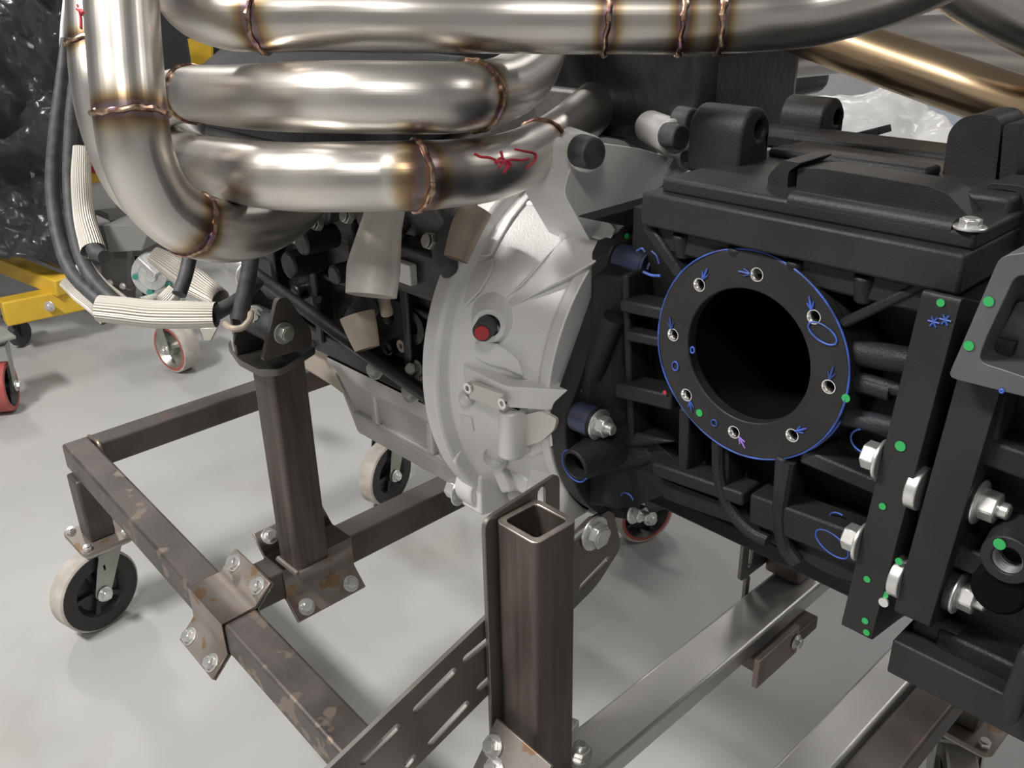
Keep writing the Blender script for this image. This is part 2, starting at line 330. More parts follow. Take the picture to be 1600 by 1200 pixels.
def caster(xc, yc, yaw, zp=.19, r=.078, wd=.042, tread=None, off=.028, leg=True, parent=cart):
    """leg, mounting plate, fork, wheel"""
    if leg:
        MB().box((xc - .025, yc - .025, zp + .008), (xc + .025, yc + .025, ZR - T)).build('leg', M['mill'], parent, bevel=.005, seg=3)
    pl = MB().plate(rrect(-.056, -.05, .056, .05, .012), [], (xc, yc, zp), (1, 0, 0), (0, 1, 0), .008).build('caster', M['clamp'], parent, bevel=.001, seg=1)
    MB().plate(rrect(-.052, -.046, .052, .046, .012), [], (xc, yc, zp - .007), (1, 0, 0), (0, 1, 0), .006).build('swivel_plate', M['fork'], pl, bevel=.001, seg=1)
    for sx in (-1, 1):
        for sy in (-1, 1): bolt(pl, (xc + sx * .042, yc + sy * .037, zp + .008), (0, 0, 1), .008, washer=False)
    a = V((cos(yaw), sin(yaw), 0)); b = V((-sin(yaw), cos(yaw), 0))   # a = rolling direction, b = axle
    cw = V((xc, yc, r)) + a * off
    f = MB()
    f.cyl((xc, yc, zp - .007), (xc, yc, zp - .02), .032, n=28)
    top = V((xc, yc, zp - .02))
    f.bar(top - b * (wd / 2 + .012), top + b * (wd / 2 + .012), .058, .006)
    for s in (-1, 1):
        q = top + b * s * (wd / 2 + .010)
        out = [(-.026, .0), (.026, 0), (off + .018, -(zp - .02 - r)), (off + .008, -(zp - .02 - r) - .016), (off - .008, -(zp - .02 - r) - .016), (off - .018, -(zp - .02 - r))]
        f.plate(rpoly(out, .008), [slot(off * .6, -.03, .012, .005, pi / 2)], q - b * .0015, a, (0, 0, 1), .003)
    f.build('fork', M['fork'], pl, bevel=.0008, seg=1)
    hw = wd / 2
    wm = MB(); wm.lathe(cw, b, [(-hw, r * .94), (-hw, r * .96), (-hw * .85, r), (hw * .85, r), (hw, r * .96), (hw, r * .94)], n=48); wm.build('tread', tread or M['tread'], pl)
    wm = MB(); prof = [(-hw * .4, .012), (-hw * .4, r * .50), (-hw * 1.0, r * .62), (-hw * 1.02, r * .945), (hw * 1.02, r * .945), (hw * 1.0, r * .62), (hw * .4, r * .50), (hw * .4, .012)]
    wm.lathe(cw, b, prof, n=48); wm.cyl(cw - b * hw * 1.05, cw + b * hw * 1.05, .016, n=24)
    for k in range(5):
        e = a * cos(k * 2 * pi / 5) + V((0, 0, 1)) * sin(k * 2 * pi / 5)
        wm.bar(cw + e * .014, cw + e * r * .66, .010, hw * 1.6, up=b)
    wm.build('wheel', M['hub'], pl)
    for s in (-1, 1): bolt(pl, cw + b * s * (hw + .011), b * s, .010, stud=.004)
    return pl
caster(-1.662, .446, radians(283), off=.034, r=.084, zp=.187)
caster(-1.625, 1.125, radians(285), off=.030)
caster(-.285, 1.150, radians(300), off=.03)
caster(-.285, .455, radians(250), off=.03)

def ear_clamp(axis, c0, c1, a0, a1, up, name='clamp', m=None, th=.004, ear=.040, bolts=True, flip=1, mb=None):
    """two-face diagonal clamp round a square tube. axis 'x' or 'y'; c0,c1 = tube span across; a0,a1 = along.
    covers the top and the face at c0, ears leave corner (c1, top) upward and corner (c0, bottom) downward"""
    zt = ZR; zb = ZR - T; s = 1 if c1 > c0 else -1; d = ear * .7071
    prof = [(c1 + s * d, zt + d), (c1, zt), (c0 - s * .001, zt + .001), (c0 - s * .001, zb), (c0 - s * d, zb - d)]
    off = [(c1 + s * d - s * th * .7, zt + d + th * .7), (c1 - s * th * .4, zt + th), (c0 - s * th, zt + th), (c0 - s * th, zb + th * .4), (c0 - s * d - s * th * .7, zb - d + th * .7)]
    b = MB()
    def pt(c, z, a): return V((a, c + shy(a), z)) if axis == 'x' else V((c, a, z))
    for i in range(4):
        q = [pt(*prof[i], a0), pt(*prof[i], a1), pt(*off[i], a0), pt(*off[i], a1), pt(*prof[i + 1], a0), pt(*prof[i + 1], a1), pt(*off[i + 1], a0), pt(*off[i + 1], a1)]
        b.hexa(q)
    bmesh.ops.remove_doubles(b.bm, verts=b.bm.verts[:], dist=1e-5)
    kill = [f for f in b.bm.faces if any(f is not g and set(f.verts) == set(g.verts) for e in f.edges for g in e.link_faces)]
    bmesh.ops.delete(b.bm, geom=kill, context='FACES')
    o = b.build(name, m or M['clamp'], cart, bevel=.0012, seg=2)
    # matching lower half
    b = MB(); 
    prof2 = [(c1 + s * d + s * .001, zt + d - .001), (c1 + s * .002, zt), (c1 + s * .001, zb), (c0, zb - .001), (c0 - s * d + s * .001, zb - d - .001)]
    off2 = [(c1 + s * d + s * th * .7, zt + d - th * .7), (c1 + s * th, zt - th * .4), (c1 + s * th, zb - th), (c0 + s * th * .4, zb - th), (c0 - s * d + s * th * .7, zb - d - th * .7)]
    for i in range(4):
        b.hexa([pt(*prof2[i], a0), pt(*prof2[i], a1), pt(*off2[i], a0), pt(*off2[i], a1), pt(*prof2[i + 1], a0), pt(*prof2[i + 1], a1), pt(*off2[i + 1], a0), pt(*off2[i + 1], a1)])
    b.build(name, m or M['clamp'], cart, bevel=.0006, seg=1)
    n = V((0, -s, 1)).normalized() if axis == 'x' else V((-s, 0, 1)).normalized()
    for a in (a0 + (a1 - a0) * .17, a0 + (a1 - a0) * .83):
        p = pt(c1 + s * d * .62, zt + d * .62, a); bolt(o, p + n * th, n * flip, .0085)
        p = pt(c0 - s * d * .62, zb - d * .62, a); bolt(o, p + n * th, n * flip, .0085)
        p = pt(c0 - s * d * .62, zb - d * .62, a); bolt(o, p - n * th, -n, .0078, stud=.006)
        p = pt(c1 + s * d * .62, zt + d * .62, a); bolt(o, p - n * th, -n, .0078, stud=.006)
    return o
ear_clamp('x', SY0, SY1, -1.118, -1.006, 1)
q = [P(780, 1122, Y=.488), P(866, 1196, Y=.488)]; dn = V((0, -.062, -.078))
b = MB(); nn = V((0, -.004, .003)); b.hexa([q[0] + dn, q[1] + dn, q[0] + dn + nn, q[1] + dn + nn, q[0], q[1], q[0] + nn, q[1] + nn]); ek = b.build('clamp', M['clamp'], cart, bevel=.001)
MB().box((-.585, SY0 - .062, ZR + .0005), (-.44, SY1 - .058, ZR + .005)).build('cover_plate', M['white'], cart, bevel=.001, label='bright plate over the side rail')
for k in ((.14, .25), (.3, .42)): bolt(ek, q[0].lerp(q[1], k[0]) + dn * k[1] + nn, (0, -.8, .6), .008)
ear_clamp('x', SY0, SY1, -.36, -.25, 1)
ear_clamp('y', BX1, BX0, .518, .640, 1)
ear_clamp('y', BX1, BX0, 1.0, 1.07, 1)
b = MB(); b.box((-.562, .88, ZR - .052), (-.462, 1.02, ZR - .031)); b.build('clamp', M['mill'], cart, bevel=.002)
b = MB(); b.box((-.466, .86, ZR - .056), (-.458, .96, ZR - .010)); kk = b.build('clamp', M['clamp'], cart, bevel=.001); bolt(kk, (-.457, .95, ZR - .030), (1, 0, 0), .007)

def hollow(lo, hi, zb, zt, w, m, name, label=None, mcut=None):
    b = MB(); b.plate(rrect(lo[0], lo[1], hi[0], hi[1], .008, 4), [rrect(lo[0] + w, lo[1] + w, hi[0] - w, hi[1] - w, .005, 3)], (0, 0, zb), (1, 0, 0), (0, 1, 0), zt - zb)
    o = b.build(name, m, cart, bevel=.0005, seg=1, label=label)
    if mcut:
        b = MB(); b.plate(rrect(lo[0], lo[1], hi[0], hi[1], .008, 4), [rrect(lo[0] + w, lo[1] + w, hi[0] - w, hi[1] - w, .005, 3)], (0, 0, zt), (1, 0, 0), (0, 1, 0), .0012)
        b.build('cut_edge', mcut, o, bevel=.0004, seg=1, label='bright cut rim')
    return o
LP = P(467, 897, Z=ZR + .006)             # near corner of the rear post
PWD = .0555
lx1, ly0 = LP.x, LP.y
hollow((lx1 - PWD, ly0), (lx1, ly0 + PWD), ZR + .004, .712, .006, M['millv'], 'post', 'post holding the engine mount')
wd = MB(); z = ZR + .006
wd.tube([(lx1 - PWD, ly0 - .001, z), (lx1, ly0 - .001, z)], .005, n=8, cap=True); wd.tube([(lx1 + .001, ly0, z), (lx1 + .001, ly0 + PWD, z)], .005, n=8, cap=True); wd.build('weld_bead', M['clamp'], cart)
FP = P(838, 851, Z=.712)
fx1, fy0 = FP.x, FP.y
fx0, fy1 = fx1 - .0565, fy0 + .0565
hollow((fx0, fy0), (fx1, fy1), ZR + .004, .711, .0068, M['millv'], 'post', 'open-topped post in the foreground', M['cut'])
yq = P(1196, 860, X=fx0).y
hollow((fx0, yq), (fx1, yq + .0565), ZR + .004, .60, .0068, M['millv'], 'post')
# mount plate and gussets on the rear post
pc = V((lx1 - PWD / 2, ly0 + PWD / 2, .712))
out = [(-.085, -.022), (-.03, -.052), (.03, -.052), (.05, -.02), (.052, .075), (.02, .085), (-.06, .06)]
q = [P(*k, Z=.712) for k in ((357, 548), (374, 572), (408, 590), (440, 588), (494, 553), (490, 542), (430, 520), (368, 535))]
mp = MB().plate(rpoly([(k.x, k.y) for k in q], .008), [], (0, 0, .7125), (1, 0, 0), (0, 1, 0), .010).build('mount_plate', M['strap'], cart, bevel=.003, seg=2)
gx = P(412, 583, Z=.723).x
def gus(x, k, th=.008): 
    o = [P(a, b, X=x) for a, b in k]; return MB().plate(rpoly([(p.y, p.z) for p in o], .006), [], (x - th, 0, 0), (0, 1, 0), (0, 0, 1), th).build('gusset', M['mill'], cart, bevel=.001, seg=1)
tri = [(411, 566), (420, 525), (433, 468), (448, 463), (486, 515), (488, 540)]
gus(gx, tri)
o2 = [P(a, b, X=gx) for a, b in tri]
MB().plate(rpoly([(p.y, p.z) for p in o2], .006), [], (gx - .085, 0, 0), (0, 1, 0), (0, 0, 1), .008).build('gusset', M['mill'], cart, bevel=.001, seg=1)
bp = P(443, 520, X=gx)
bolt(cart, bp, (1, 0, 0), .0095, M['fork']); 
MB().cyl((gx - .076, bp.y, bp.z), (gx - .009, bp.y, bp.z), .02, n=24).build('bushing', M['rub'], cart)
q = P(400, 495, X=gx - .085); MB().box((gx - .084, bp.y - .03, .723), (gx - .078, bp.y + .02, .79)).build('gusset', M['mill'], cart, bevel=.001)
bb = P(398, 492, X=gx - .05); bolt(cart, bb, (.8, -.4, .1), .0085, stud=.008)
# slotted plate on the foreground post and the long slotted strap
vx = fx0 - .0065
MB().plate(rpoly([(fy0 - .012, ZR + .03), (fy1 + .036, ZR + .03), (fy1 + .036, .726), (fy0 - .012, .716)], .012), [slot(fy1 + .010, .685, .07, .012, pi / 2), slot(fy1 + .010, .58, .07, .012, pi / 2), slot(fy1 + .010, .48, .07, .012, pi / 2)], (vx, 0, 0), (0, 1, 0), (0, 0, 1), .0055).build('slotted_plate', M['strap'], cart, bevel=.0008, seg=1)
pq = [P(x, y, X=vx) for x, y in ((1167, 812), (1187, 806), (1186, 905), (1160, 912))]
yl = pq[0].y - .01; MB().plate(rrect(yl, ZR + .01, yq + .05, pq[1].z, .008), [slot(yl + .022, pq[1].z - .05, .05, .010, pi / 2), slot(yl + .022, pq[1].z - .115, .05, .010, pi / 2)], (vx, 0, 0), (0, 1, 0), (0, 0, 1), .0055).build('slotted_plate', M['strap'], cart, bevel=.0008, seg=1)
sx = vx - .007
A = P(525, 1183, X=sx); B = P(772, 950, X=sx); 
ang = math.atan2(B.z - A.z, B.y - A.y); u = V((0, cos(ang), sin(ang))); v = V((0, -sin(ang), cos(ang)))
L1 = (P(965, 850, X=sx) - A).dot(u); Wd = -(P(697, 1143, X=sx) - A).dot(v)
hol = []
def su(px, py): d = P(px, py, X=sx) - A; return d.dot(u), d.dot(v)
for (a, b) in (((651, 693 / 1), (0, 0)),): pass
for e0, e1 in (((640, 1110), (708, 1041)), ((718, 1030), (772, 985)), ((664, 1162), (728, 1092)), ((740, 1075), (790, 1030)), ((558, 1190), (620, 1128)), ((625, 1200), (645, 1175)), ((900, 918), (948, 868))):
    a = su(*e0); b = su(*e1); hol.append(slot((a[0] + b[0]) / 2, (a[1] + b[1]) / 2, math.hypot(b[0] - a[0], b[1] - a[1]), .0105, math.atan2(b[1] - a[1], b[0] - a[0])))
up = su(912, 822); hol.append(slot(up[0] - .01, up[1], .05, .012, 0))
rr = [su(952, 790), su(966, 852), su(925, 905)]
out = [(-.09, 0), (up[0] - .02, 0.004), rr[0], rr[1], (rr[2][0] - .0, -Wd), (-.09, -Wd)]
MB().plate(rpoly(out, .012), hol, A, u, v, .005).build('slotted_strap', M['strap'], cart, bevel=.0008, seg=1, label='long diagonal slotted strap')
bolt(cart, P(927, 832, X=sx + .006), (1, 0, 0), .0135, h=.011)
# hardware at the foot of the foreground post
q0 = P(905, 1165, Z=ZR + .012); bolt(cart, (q0.x, q0.y, ZR + .001), (.25, .0, 1), .0105, stud=.008)
q1 = P(874, 1165, Z=ZR + .03); q2 = P(898, 1130, Z=ZR + .03)
MB().bar(q1, q2, .012, .016).build('foot_tab', M['bright'], cart, bevel=.0015)
bolt(cart, (q1 + q2) / 2 + V((0, 0, .01)), (-.3, 0, 1), .007, washer=False)
bolt(cart, P(812, 1138, Z=ZR + .035), (0, -.3, 1), .0085)

# ------------------------------------------------------------------ engine
CY, CZ = .80, .772
eng = thing('engine', 'black-painted engine block with grey heads and grey oil pan behind the rear post', 'engine', (-1.0, .8, ZR))
BXF = -.748
b = MB()
b.box((-1.30, .665, .715), (BXF, .935, .93)); b.box((-1.32, .650, .678), (BXF, .95, .716))
b.build('block', M['black'], eng, bevel=.006, seg=3)
b = MB()                                   # ribs, bosses and skirt of the block
for x in (-1.20, -1.09, -.985, -.88): b.box((x - .008, .645, .70), (x + .008, .67, .90))
b.box((-1.3, .655, .795), (BXF, .667, .806)); b.box((-1.1, .652, .86), (BXF, .667, .868))
for x, z, r in ((-.83, .745, .014), (-1.02, .75, .016), (-1.15, .76, .012), (-.93, .735, .010), (-.80, .80, .018)): b.cyl((x, .668, z), (x, .648, z), r, n=20)
b.build('block_ribs', M['black'], eng, bevel=.003)
p0 = P(395, 425, Y=.632); p1 = P(672, 622, Y=.632)
MB().tube([p0, p0.lerp(p1, .5), p1], .010, n=14, cap=True).build('block_tube', M['black'], eng)
def plug(px, py, Y, r, m, name='core_plug', lab=None):
    p = P(px, py, Y=Y); return MB().lathe(p, (0, -1, 0), [(0, r), (.003, r), (.003, r * .45), (-.002, r * .4), (-.002, .0001)], n=24).build(name, m, eng, label=lab)
plug(629, 540, .650, .0085, M['foilt']); plug(648, 511, .655, .022, M['black'])
for (x, y, r) in ((588, 577, .011), (645, 612, .012), (648, 578, .010), (655, 594, .008), (610, 500, .008), (505, 470, .008), (485, 540, .007)):
    bolt(eng, P(x, y, Y=.648), (.2, -1, .5), r * .85, M['fork'] if y > 570 else M['black'], washer=y > 570)
# cylinder head (slanting, grey) and exhaust ports
hz0 = P(460, 372, Y=.655); hz1 = P(690, 440, Y=.655)
b = MB()
b.hexa([V((-1.30, .640, .905)), V((BXF - .01, .640, .905)), V((-1.30, .80, .87)), V((BXF - .01, .80, .87)), V((-1.30, .585, 1.0)), V((BXF - .01, .585, 1.0)), V((-1.30, .76, 1.06)), V((BXF - .01, .76, 1.06))])
b.build('cylinder_head', M['head'], eng, bevel=.008, seg=3)
b = MB()
b.hexa([V((-1.30, .96, .905)), V((BXF - .01, .96, .905)), V((-1.30, .82, .87)), V((BXF - .01, .82, .87)), V((-1.30, 1.015, 1.0)), V((BXF - .01, 1.015, 1.0)), V((-1.30, .84, 1.06)), V((BXF - .01, .84, 1.06))])
b.build('cylinder_head', M['head'], eng, bevel=.008, seg=3)
b = MB(); b.hexa([V((-1.28, .575, 1.0)), V((BXF - .03, .575, 1.0)), V((-1.28, .73, 1.055)), V((BXF - .03, .73, 1.055)), V((-1.28, .575, 1.05)), V((BXF - .03, .575, 1.05)), V((-1.28, .68, 1.11)), V((BXF - .03, .68, 1.11))])
b.build('valve_cover', M['case'], eng, bevel=.01, seg=3)
for i, x in enumerate((-1.22, -1.10, -.98, -.86)):
    b = MB(); b.cyl((x, .63, .935), (x, .595, .935), .030, .034, n=24); b.build('exhaust_port', M['head'], eng, bevel=.003)
for (x, y) in ((548, 338), (677, 377), (500, 350), (470, 372), (620, 345)): bolt(eng, P(x, y, Y=.588), (0, -1, .3), .009, M['fork'], washer=False)
# oil pan: shallow tan front, deep rear sump
b = MB(); b.plate([(-1.33, .678), (-1.33, .625), (-1.12, .612), (-1.04, .600), (-1.0, .678)], [], (0, .672, 0), (1, 0, 0), (0, 0, 1), -.26)
b.build('oil_pan_front', M['pantan'], eng, bevel=.006, seg=3)
prof = [(.650, .678), (.650, .655), (.658, .645), (.666, .600), (.661, .594), (.666, .562), (.690, .545), (.80, .535)]
b = MB(); xs = (-1.085, -1.045, -.80, BXF); full = prof + [(1.6 - y, z) for y, z in prof[::-1][1:]]
rings = []
for x, k in zip(xs, (.35, 1, 1, 1)):
    rings.append([b.bm.verts.new((x, y, .678 - (.678 - z) * k)) for y, z in full])
for A_, B_ in zip(rings, rings[1:]):
    for i in range(len(full) - 1): b.bm.faces.new([A_[i], A_[i + 1], B_[i + 1], B_[i]])
b.bm.faces.new(rings[0]); b.bm.faces.new(rings[-1][::-1])
pan = b.build('oil_pan', M['pan'], eng, bevel=.004, seg=3)
MB().tube([(-1.04, .664, .597), (-.9, .664, .597), (-.80, .664, .597), (-.755, .666, .597)], .004, n=10, cap=True).build('pan_bead', M['pan'], eng)
for x in (-.985, -.86): MB().box((x - .007, .656, .60), (x + .007, .69, .65)).build('pan_rib', M['pan'], eng, bevel=.004)
# heat sleeves on the spark plug leads, hanging below the header
def sleeve(pts, r, m, name, label, flat=.55, cat='sleeve', hollow_=True):
    b = MB(); b.tube(pts, r, n=26, sub=8)
    return tag(b.build(name, m), label, cat)
D = 1.02
def sl(lst): return [PD(x, y, d) for x, y, d in lst]
def rp(px, d): return px * d / F
sleeve(sl([(604, 322, .90), (597, 350, .90), (590, 385, .90), (584, 420, .90), (580, 462, .90)]), [rp(k, .90) for k in (30, 32, 37, 42, 40)], M['foil'], 'heat_sleeve', 'wide pale foil heat sleeve hanging open below the lowest header tube', cat='sleeve')
sleeve(sl([(558, 492, .96), (566, 518, .96), (574, 545, .96)]), [rp(k, .96) for k in (28, 25, 20)], M['foilt'], 'heat_sleeve', 'short tan heat sleeve with a plug boot against the black block', cat='sleeve')
sleeve(sl([(745, 325, .93), (728, 360, .93), (712, 405, .93)]), [rp(k, .93) for k in (26, 25, 20)], M['foilt'], 'heat_sleeve', 'brown heat sleeve beside the bell housing rim', cat='sleeve')
b = MB(); b.tube(sl([(575, 478, 1.0), (562, 495, .97), (556, 503, .955)]), [.014, .015, .014], n=18, cap=True); tag(b.build('plug_boot', M['rub']), 'black spark plug boot inside the short tan sleeve', 'plug boot')
b = MB(); b.tube(sl([(720, 325, .96), (705, 355, .96), (690, 385, .97), (700, 415, .98), (712, 430, 1.0)]), [.008, .009, .011, .012, .012], n=16, cap=True); tag(b.build('plug_lead', M['rub']), 'black plug lead curling down beside the brown sleeve', 'lead')
b = MB(); b.tube(sl([(600, 445, .99), (600, 470, .99), (605, 490, 1.0)]), .007, n=14, cap=True); b.build('lead_end', M['foilt'], eng)
p = P(634, 425, Y=.60); MB().box((p.x - .016, p.y - .006, p.z - .012), (p.x + .016, p.y + .004, p.z + .012)).build('white_tag', M['white'], eng, bevel=.001, label='white serrated patch')
MB().box((p.x - .03, p.y + .004, p.z - .03), (p.x + .09, p.y + .05, p.z + .03)).build('coil_bracket', M['black'], eng, bevel=.006, seg=3)
# starter / front bits in the dark
for (x, y, r, dd) in ((470, 380, 20, 1.12), (520, 430, 16, 1.08), (450, 415, 22, 1.2)):
    b = MB(); q = PD(x, y, dd); b.cyl(q + V((0, .05, 0)), q, rp(r, dd), n=24); b.build('accessory_boss', M['black'], eng, bevel=.003)

# ------------------------------------------------------------------ bell housing
bell = thing('bell_housing', 'pale cast aluminium bell housing between the black block and the black gearbox', 'bell housing', (-.65, CY, ZR))
XF, XR = -.742, -.590
b = MB()
RF, RR = .238, .192
def bell_r(t): return 1
b.lathe((XF, CY, CZ), (1, 0, 0), [(0, .15), (0, RF), (.020, RF), (.024, RF - .004), (.026, RF - .016), (.034, RF - .022), (XR - XF - .018, RR + .0), (XR - XF - .014, RR + .004), (XR - XF, RR + .004), (XR - XF, .12)], n=96)
b.build('shell', M['alu'], bell, bevel=.0015, seg=2)
def bang(a): return V((0, cos(a), sin(a)))     # direction round the crank axis (0 = +Y, 90 = up)
def bs(a, t, dr=0):                            # point on the cone at angle a (deg), t = 0..1 front to rear
    a = radians(a); r = (RF - .022) * (1 - t) + RR * t + dr
    return V((XF + .034 + (XR - XF - .052) * t, CY + r * cos(a), CZ + r * sin(a)))
def fin(a0, t0, a1, t1, h=.010, w=.008, n=10, ends=1):
    b = MB(); prev = None
    for i in range(n + 1):
        f = i / n; c = bs(a0 + (a1 - a0) * f, t0 + (t1 - t0) * f); nrm = V((0, c.y - CY, c.z - CZ)).normalized()
        g = bs(a0 + (a1 - a0) * (f + .05), t0 + (t1 - t0) * (f + .05)); d = (g - c).normalized(); sd = d.cross(nrm).normalized()
        hh = h * min(1, .15 + 1.6 * f) if ends else h
        r = [c - sd * w - nrm * .006, c - sd * w * .35 + nrm * hh, c + sd * w * .35 + nrm * hh, c + sd * w - nrm * .006]
        r = [b.bm.verts.new(k) for k in r]
        if prev:
            for k in range(3): b.bm.faces.new([prev[k], prev[k + 1], r[k + 1], r[k]])
        else: b.bm.faces.new(r)
        prev = r
    b.bm.faces.new(prev[::-1])
    b.build('rib', M['alu'], bell, bevel=.0025, seg=3)
fin(120, 0, 112, 1, h=.010); fin(75, 0, 78, 1); fin(270, 0, 270, 1); fin(300, 0, 298, 1); fin(330, 0, 325, 1)
def cone_r(x):                                  # radius of the housing at x
    if x < XF + .024: return RF
    if x < XF + .034: return RF - .022
    t = min(1, (x - XF - .034) / (XR - XF - .052)); return (RF - .022) * (1 - t) + RR * t
def surf(px, py, lift):                         # where the line of sight meets the housing, lifted off it
    d = ray(px, py).normalized(); t = .5; q = CAM + d * t
    while t < 2.2:
        q = CAM + d * t; rr_ = math.hypot(q.y - CY, q.z - CZ)
        if rr_ < cone_r(min(max(q.x, XF + .034), XR)) + lift: return q
        t += .0015
    return q
def raised(name, pts, h, m='alu', base=-.010, bev=.0025, label=None, h2=None):
    """raised casting pad: outline on the housing surface; h may be one height per corner"""
    hs = h if isinstance(h, (list, tuple)) else [h] * len(pts)
    b = MB(); n = len(pts); top = []; bot = []
    for (x, y), k in zip(pts, hs):
        q = surf(x, y, .0); nrm = V((.15, q.y - CY, q.z - CZ)).normalized(); top.append(b.bm.verts.new(q + nrm * k)); bot.append(b.bm.verts.new(q - nrm * .012))
    b.bm.faces.new(top); b.bm.faces.new(bot[::-1])
    for i in range(n): b.bm.faces.new([top[i], bot[i], bot[(i + 1) % n], top[(i + 1) % n]])
    bmesh.ops.triangulate(b.bm, faces=[f for f in b.bm.faces if len(f.verts) > 4])
    return b.build(name, M[m], bell, bevel=bev, seg=3, label=label)
raised('wedge', [(790, 484), (850, 455), (915, 425), (944, 410), (938, 392), (900, 375), (878, 380), (850, 410), (815, 448), (778, 478)], [.002, .010, .018, .022, .022, .018, .014, .010, .006, .001])
raised('arch', [(876, 384), (872, 362), (880, 350), (905, 346), (940, 360), (956, 376), (944, 392), (905, 378)], [.012, .012, .016, .020, .024, .026, .022, .020])
raised('pad', [(742, 404), (748, 392), (782, 340), (812, 305), (838, 290), (832, 305), (800, 345), (768, 402)], .006)
raised('pad', [(724, 476), (732, 440), (748, 412), (774, 404), (768, 428), (752, 456), (728, 480)], .006)
raised('web', [(745, 560), (742, 535), (755, 528), (790, 540), (812, 560), (820, 585), (790, 575), (765, 570)], [.004, .004, .006, .010, .012, .010, .006, .004])
raised('web', [(806, 700), (812, 690), (862, 668), (872, 650), (880, 655), (872, 690), (830, 712)], .004)
raised('web', [(700, 655), (712, 642), (738, 650), (742, 672), (730, 740), (722, 735), (722, 690)], .003)
# flange lands, bosses
for a in (118, 134, 205, 224, 240, 262, 300, 340, 20, 60):
    d = bang(radians(a)); c = V((XF, CY, CZ)) + d * (RF - .012); MB().cyl(c + V((-.001, 0, 0)), c + V((.026, 0, 0)), .012, n=24).build('flange_boss', M['alu'], bell, bevel=.002)
# starter pocket: horizontal shelf with a machined bore, two posts and a bare bracket plate
sp = P(790, 590, Y=.60)
def BP(px, py, Y=.588): return P(px, py, Y=Y)
b = MB()
q = [BP(*k) for k in ((700, 640), (722, 598), (745, 560), (778, 545), (822, 590), (865, 595), (868, 640), (835, 660), (800, 650), (760, 640))]
zs = BP(790, 612).z
b.plate(rpoly([(BP(725, 600).x, .585), (BP(800, 625).x, .580), (BP(868, 615).x, .625), (BP(868, 615).x, .70), (BP(725, 600).x, .68)], .008), [circ(BP(782, 600).x, .625, .026, 28)], (0, 0, zs - .012), (1, 0, 0), (0, 1, 0), .024)
b.build('shelf', M['alu'], bell, bevel=.004, seg=3)
c = V((BP(782, 600).x, .625, zs))
MB().lathe(c, (0, 0, 1), [(-.03, .0250), (.012, .0250), (.0125, .0275)], n=40).build('bore', M['mach'], bell)
MB().lathe(c, (0, 0, 1), [(.012, .0275), (.060, .0275)], n=30, a0=radians(-5), a1=radians(200), u=(1, 0, 0)).build('bore', M['mach'], bell)
b = MB()                                   # rounded housing behind the bore
b.lathe(c, (0, 0, 1), [(-.045, .034), (.06, .034), (.061, .0276), (.060, .0275)], n=32, a0=radians(10), a1=radians(200), u=(1, 0, 0))
b.build('bore_wall', M['alu'], bell)
b = MB(); a0 = BP(735, 608, .578); a1 = BP(790, 628, .578)
b.bar(a0, a1, .006, .020, up=(0, 0, 1)); b.build('bracket_plate', M['bare'], bell, bevel=.001, label='bare metal bracket plate')
for q in ((732, 606), (786, 630)):
    p = BP(*q, .574); MB().lathe(p, (0, -1, 0), [(0, .006), (.002, .006), (.002, .003), (-.003, .003), (-.003, .0001)], n=18).build('screw_boss', M['mach'], bell)
p = BP(730, 622, .586); MB().sphere(p, .010, sc=(1, 1, 1)).build('ball_boss', M['alu'], bell)
b = MB(); p0 = BP(796, 640, .590); p1 = BP(798, 712, .590); b.cyl((p0.x, .592, p0.z), (p0.x, .592, p1.z), .0125, .015, n=28); b.box((p0.x - .02, .592, p1.z), (p0.x + .012, .66, p0.z)); b.build('boss_column', M['alu'], bell, bevel=.003, seg=3)
q = [BP(*k, .600) for k in ((812, 650), (845, 642), (870, 655), (866, 672), (845, 690), (814, 700))]
MB().plate(rpoly([(k.x, k.z) for k in q], .006), [], (0, .600, 0), (1, 0, 0), (0, 0, 1), -.02).build('machined_pad', M['bare'], bell, bevel=.001, label='bare machined pad')
p = BP(772, 716, .606); MB().lathe(p, (.3, -1, .1), [(-.02, .016), (.0, .016), (.002, .013), (-.012, .010), (-.012, .0001)], n=28).build('plug_boss', M['alu'], bell)
MB().bar(BP(772, 700, .62), BP(800, 765, .625), .02, .02).build('web', M['alu'], bell, bevel=.004)
MB().bar(BP(790, 728, .63), BP(850, 772, .64), .022, .024).build('web', M['alu'], bell, bevel=.005, seg=3)
p = bs(232, .1); MB().cyl(p + V((-.01, -.006, 0)), p + V((.03, -.006, 0)), .009, n=20).build('dowel_boss', M['alu'], bell, bevel=.002)
p = BP(752, 512, .583); MB().lathe(p + V((0, .012, 0)), (.55, -.8, .1), [(-.03, .028), (.0, .019), (.004, .017), (.004, .012), (.0, .012)], n=32).build('plug_seat', M['alu'], bell)
pg = MB().cyl(p + V((0, .008, 0)), p + V((.010, -.008, 0)), .0115, .0105, n=28).build('plug', M['rub'], bell, bevel=.001, label='black plug with a red face')
MB().cyl(p + V((.0104, -.0083, 0)), p + V((.0125, -.0105, 0)), .0075, n=24).build('plug_face', M['redplug'], pg)
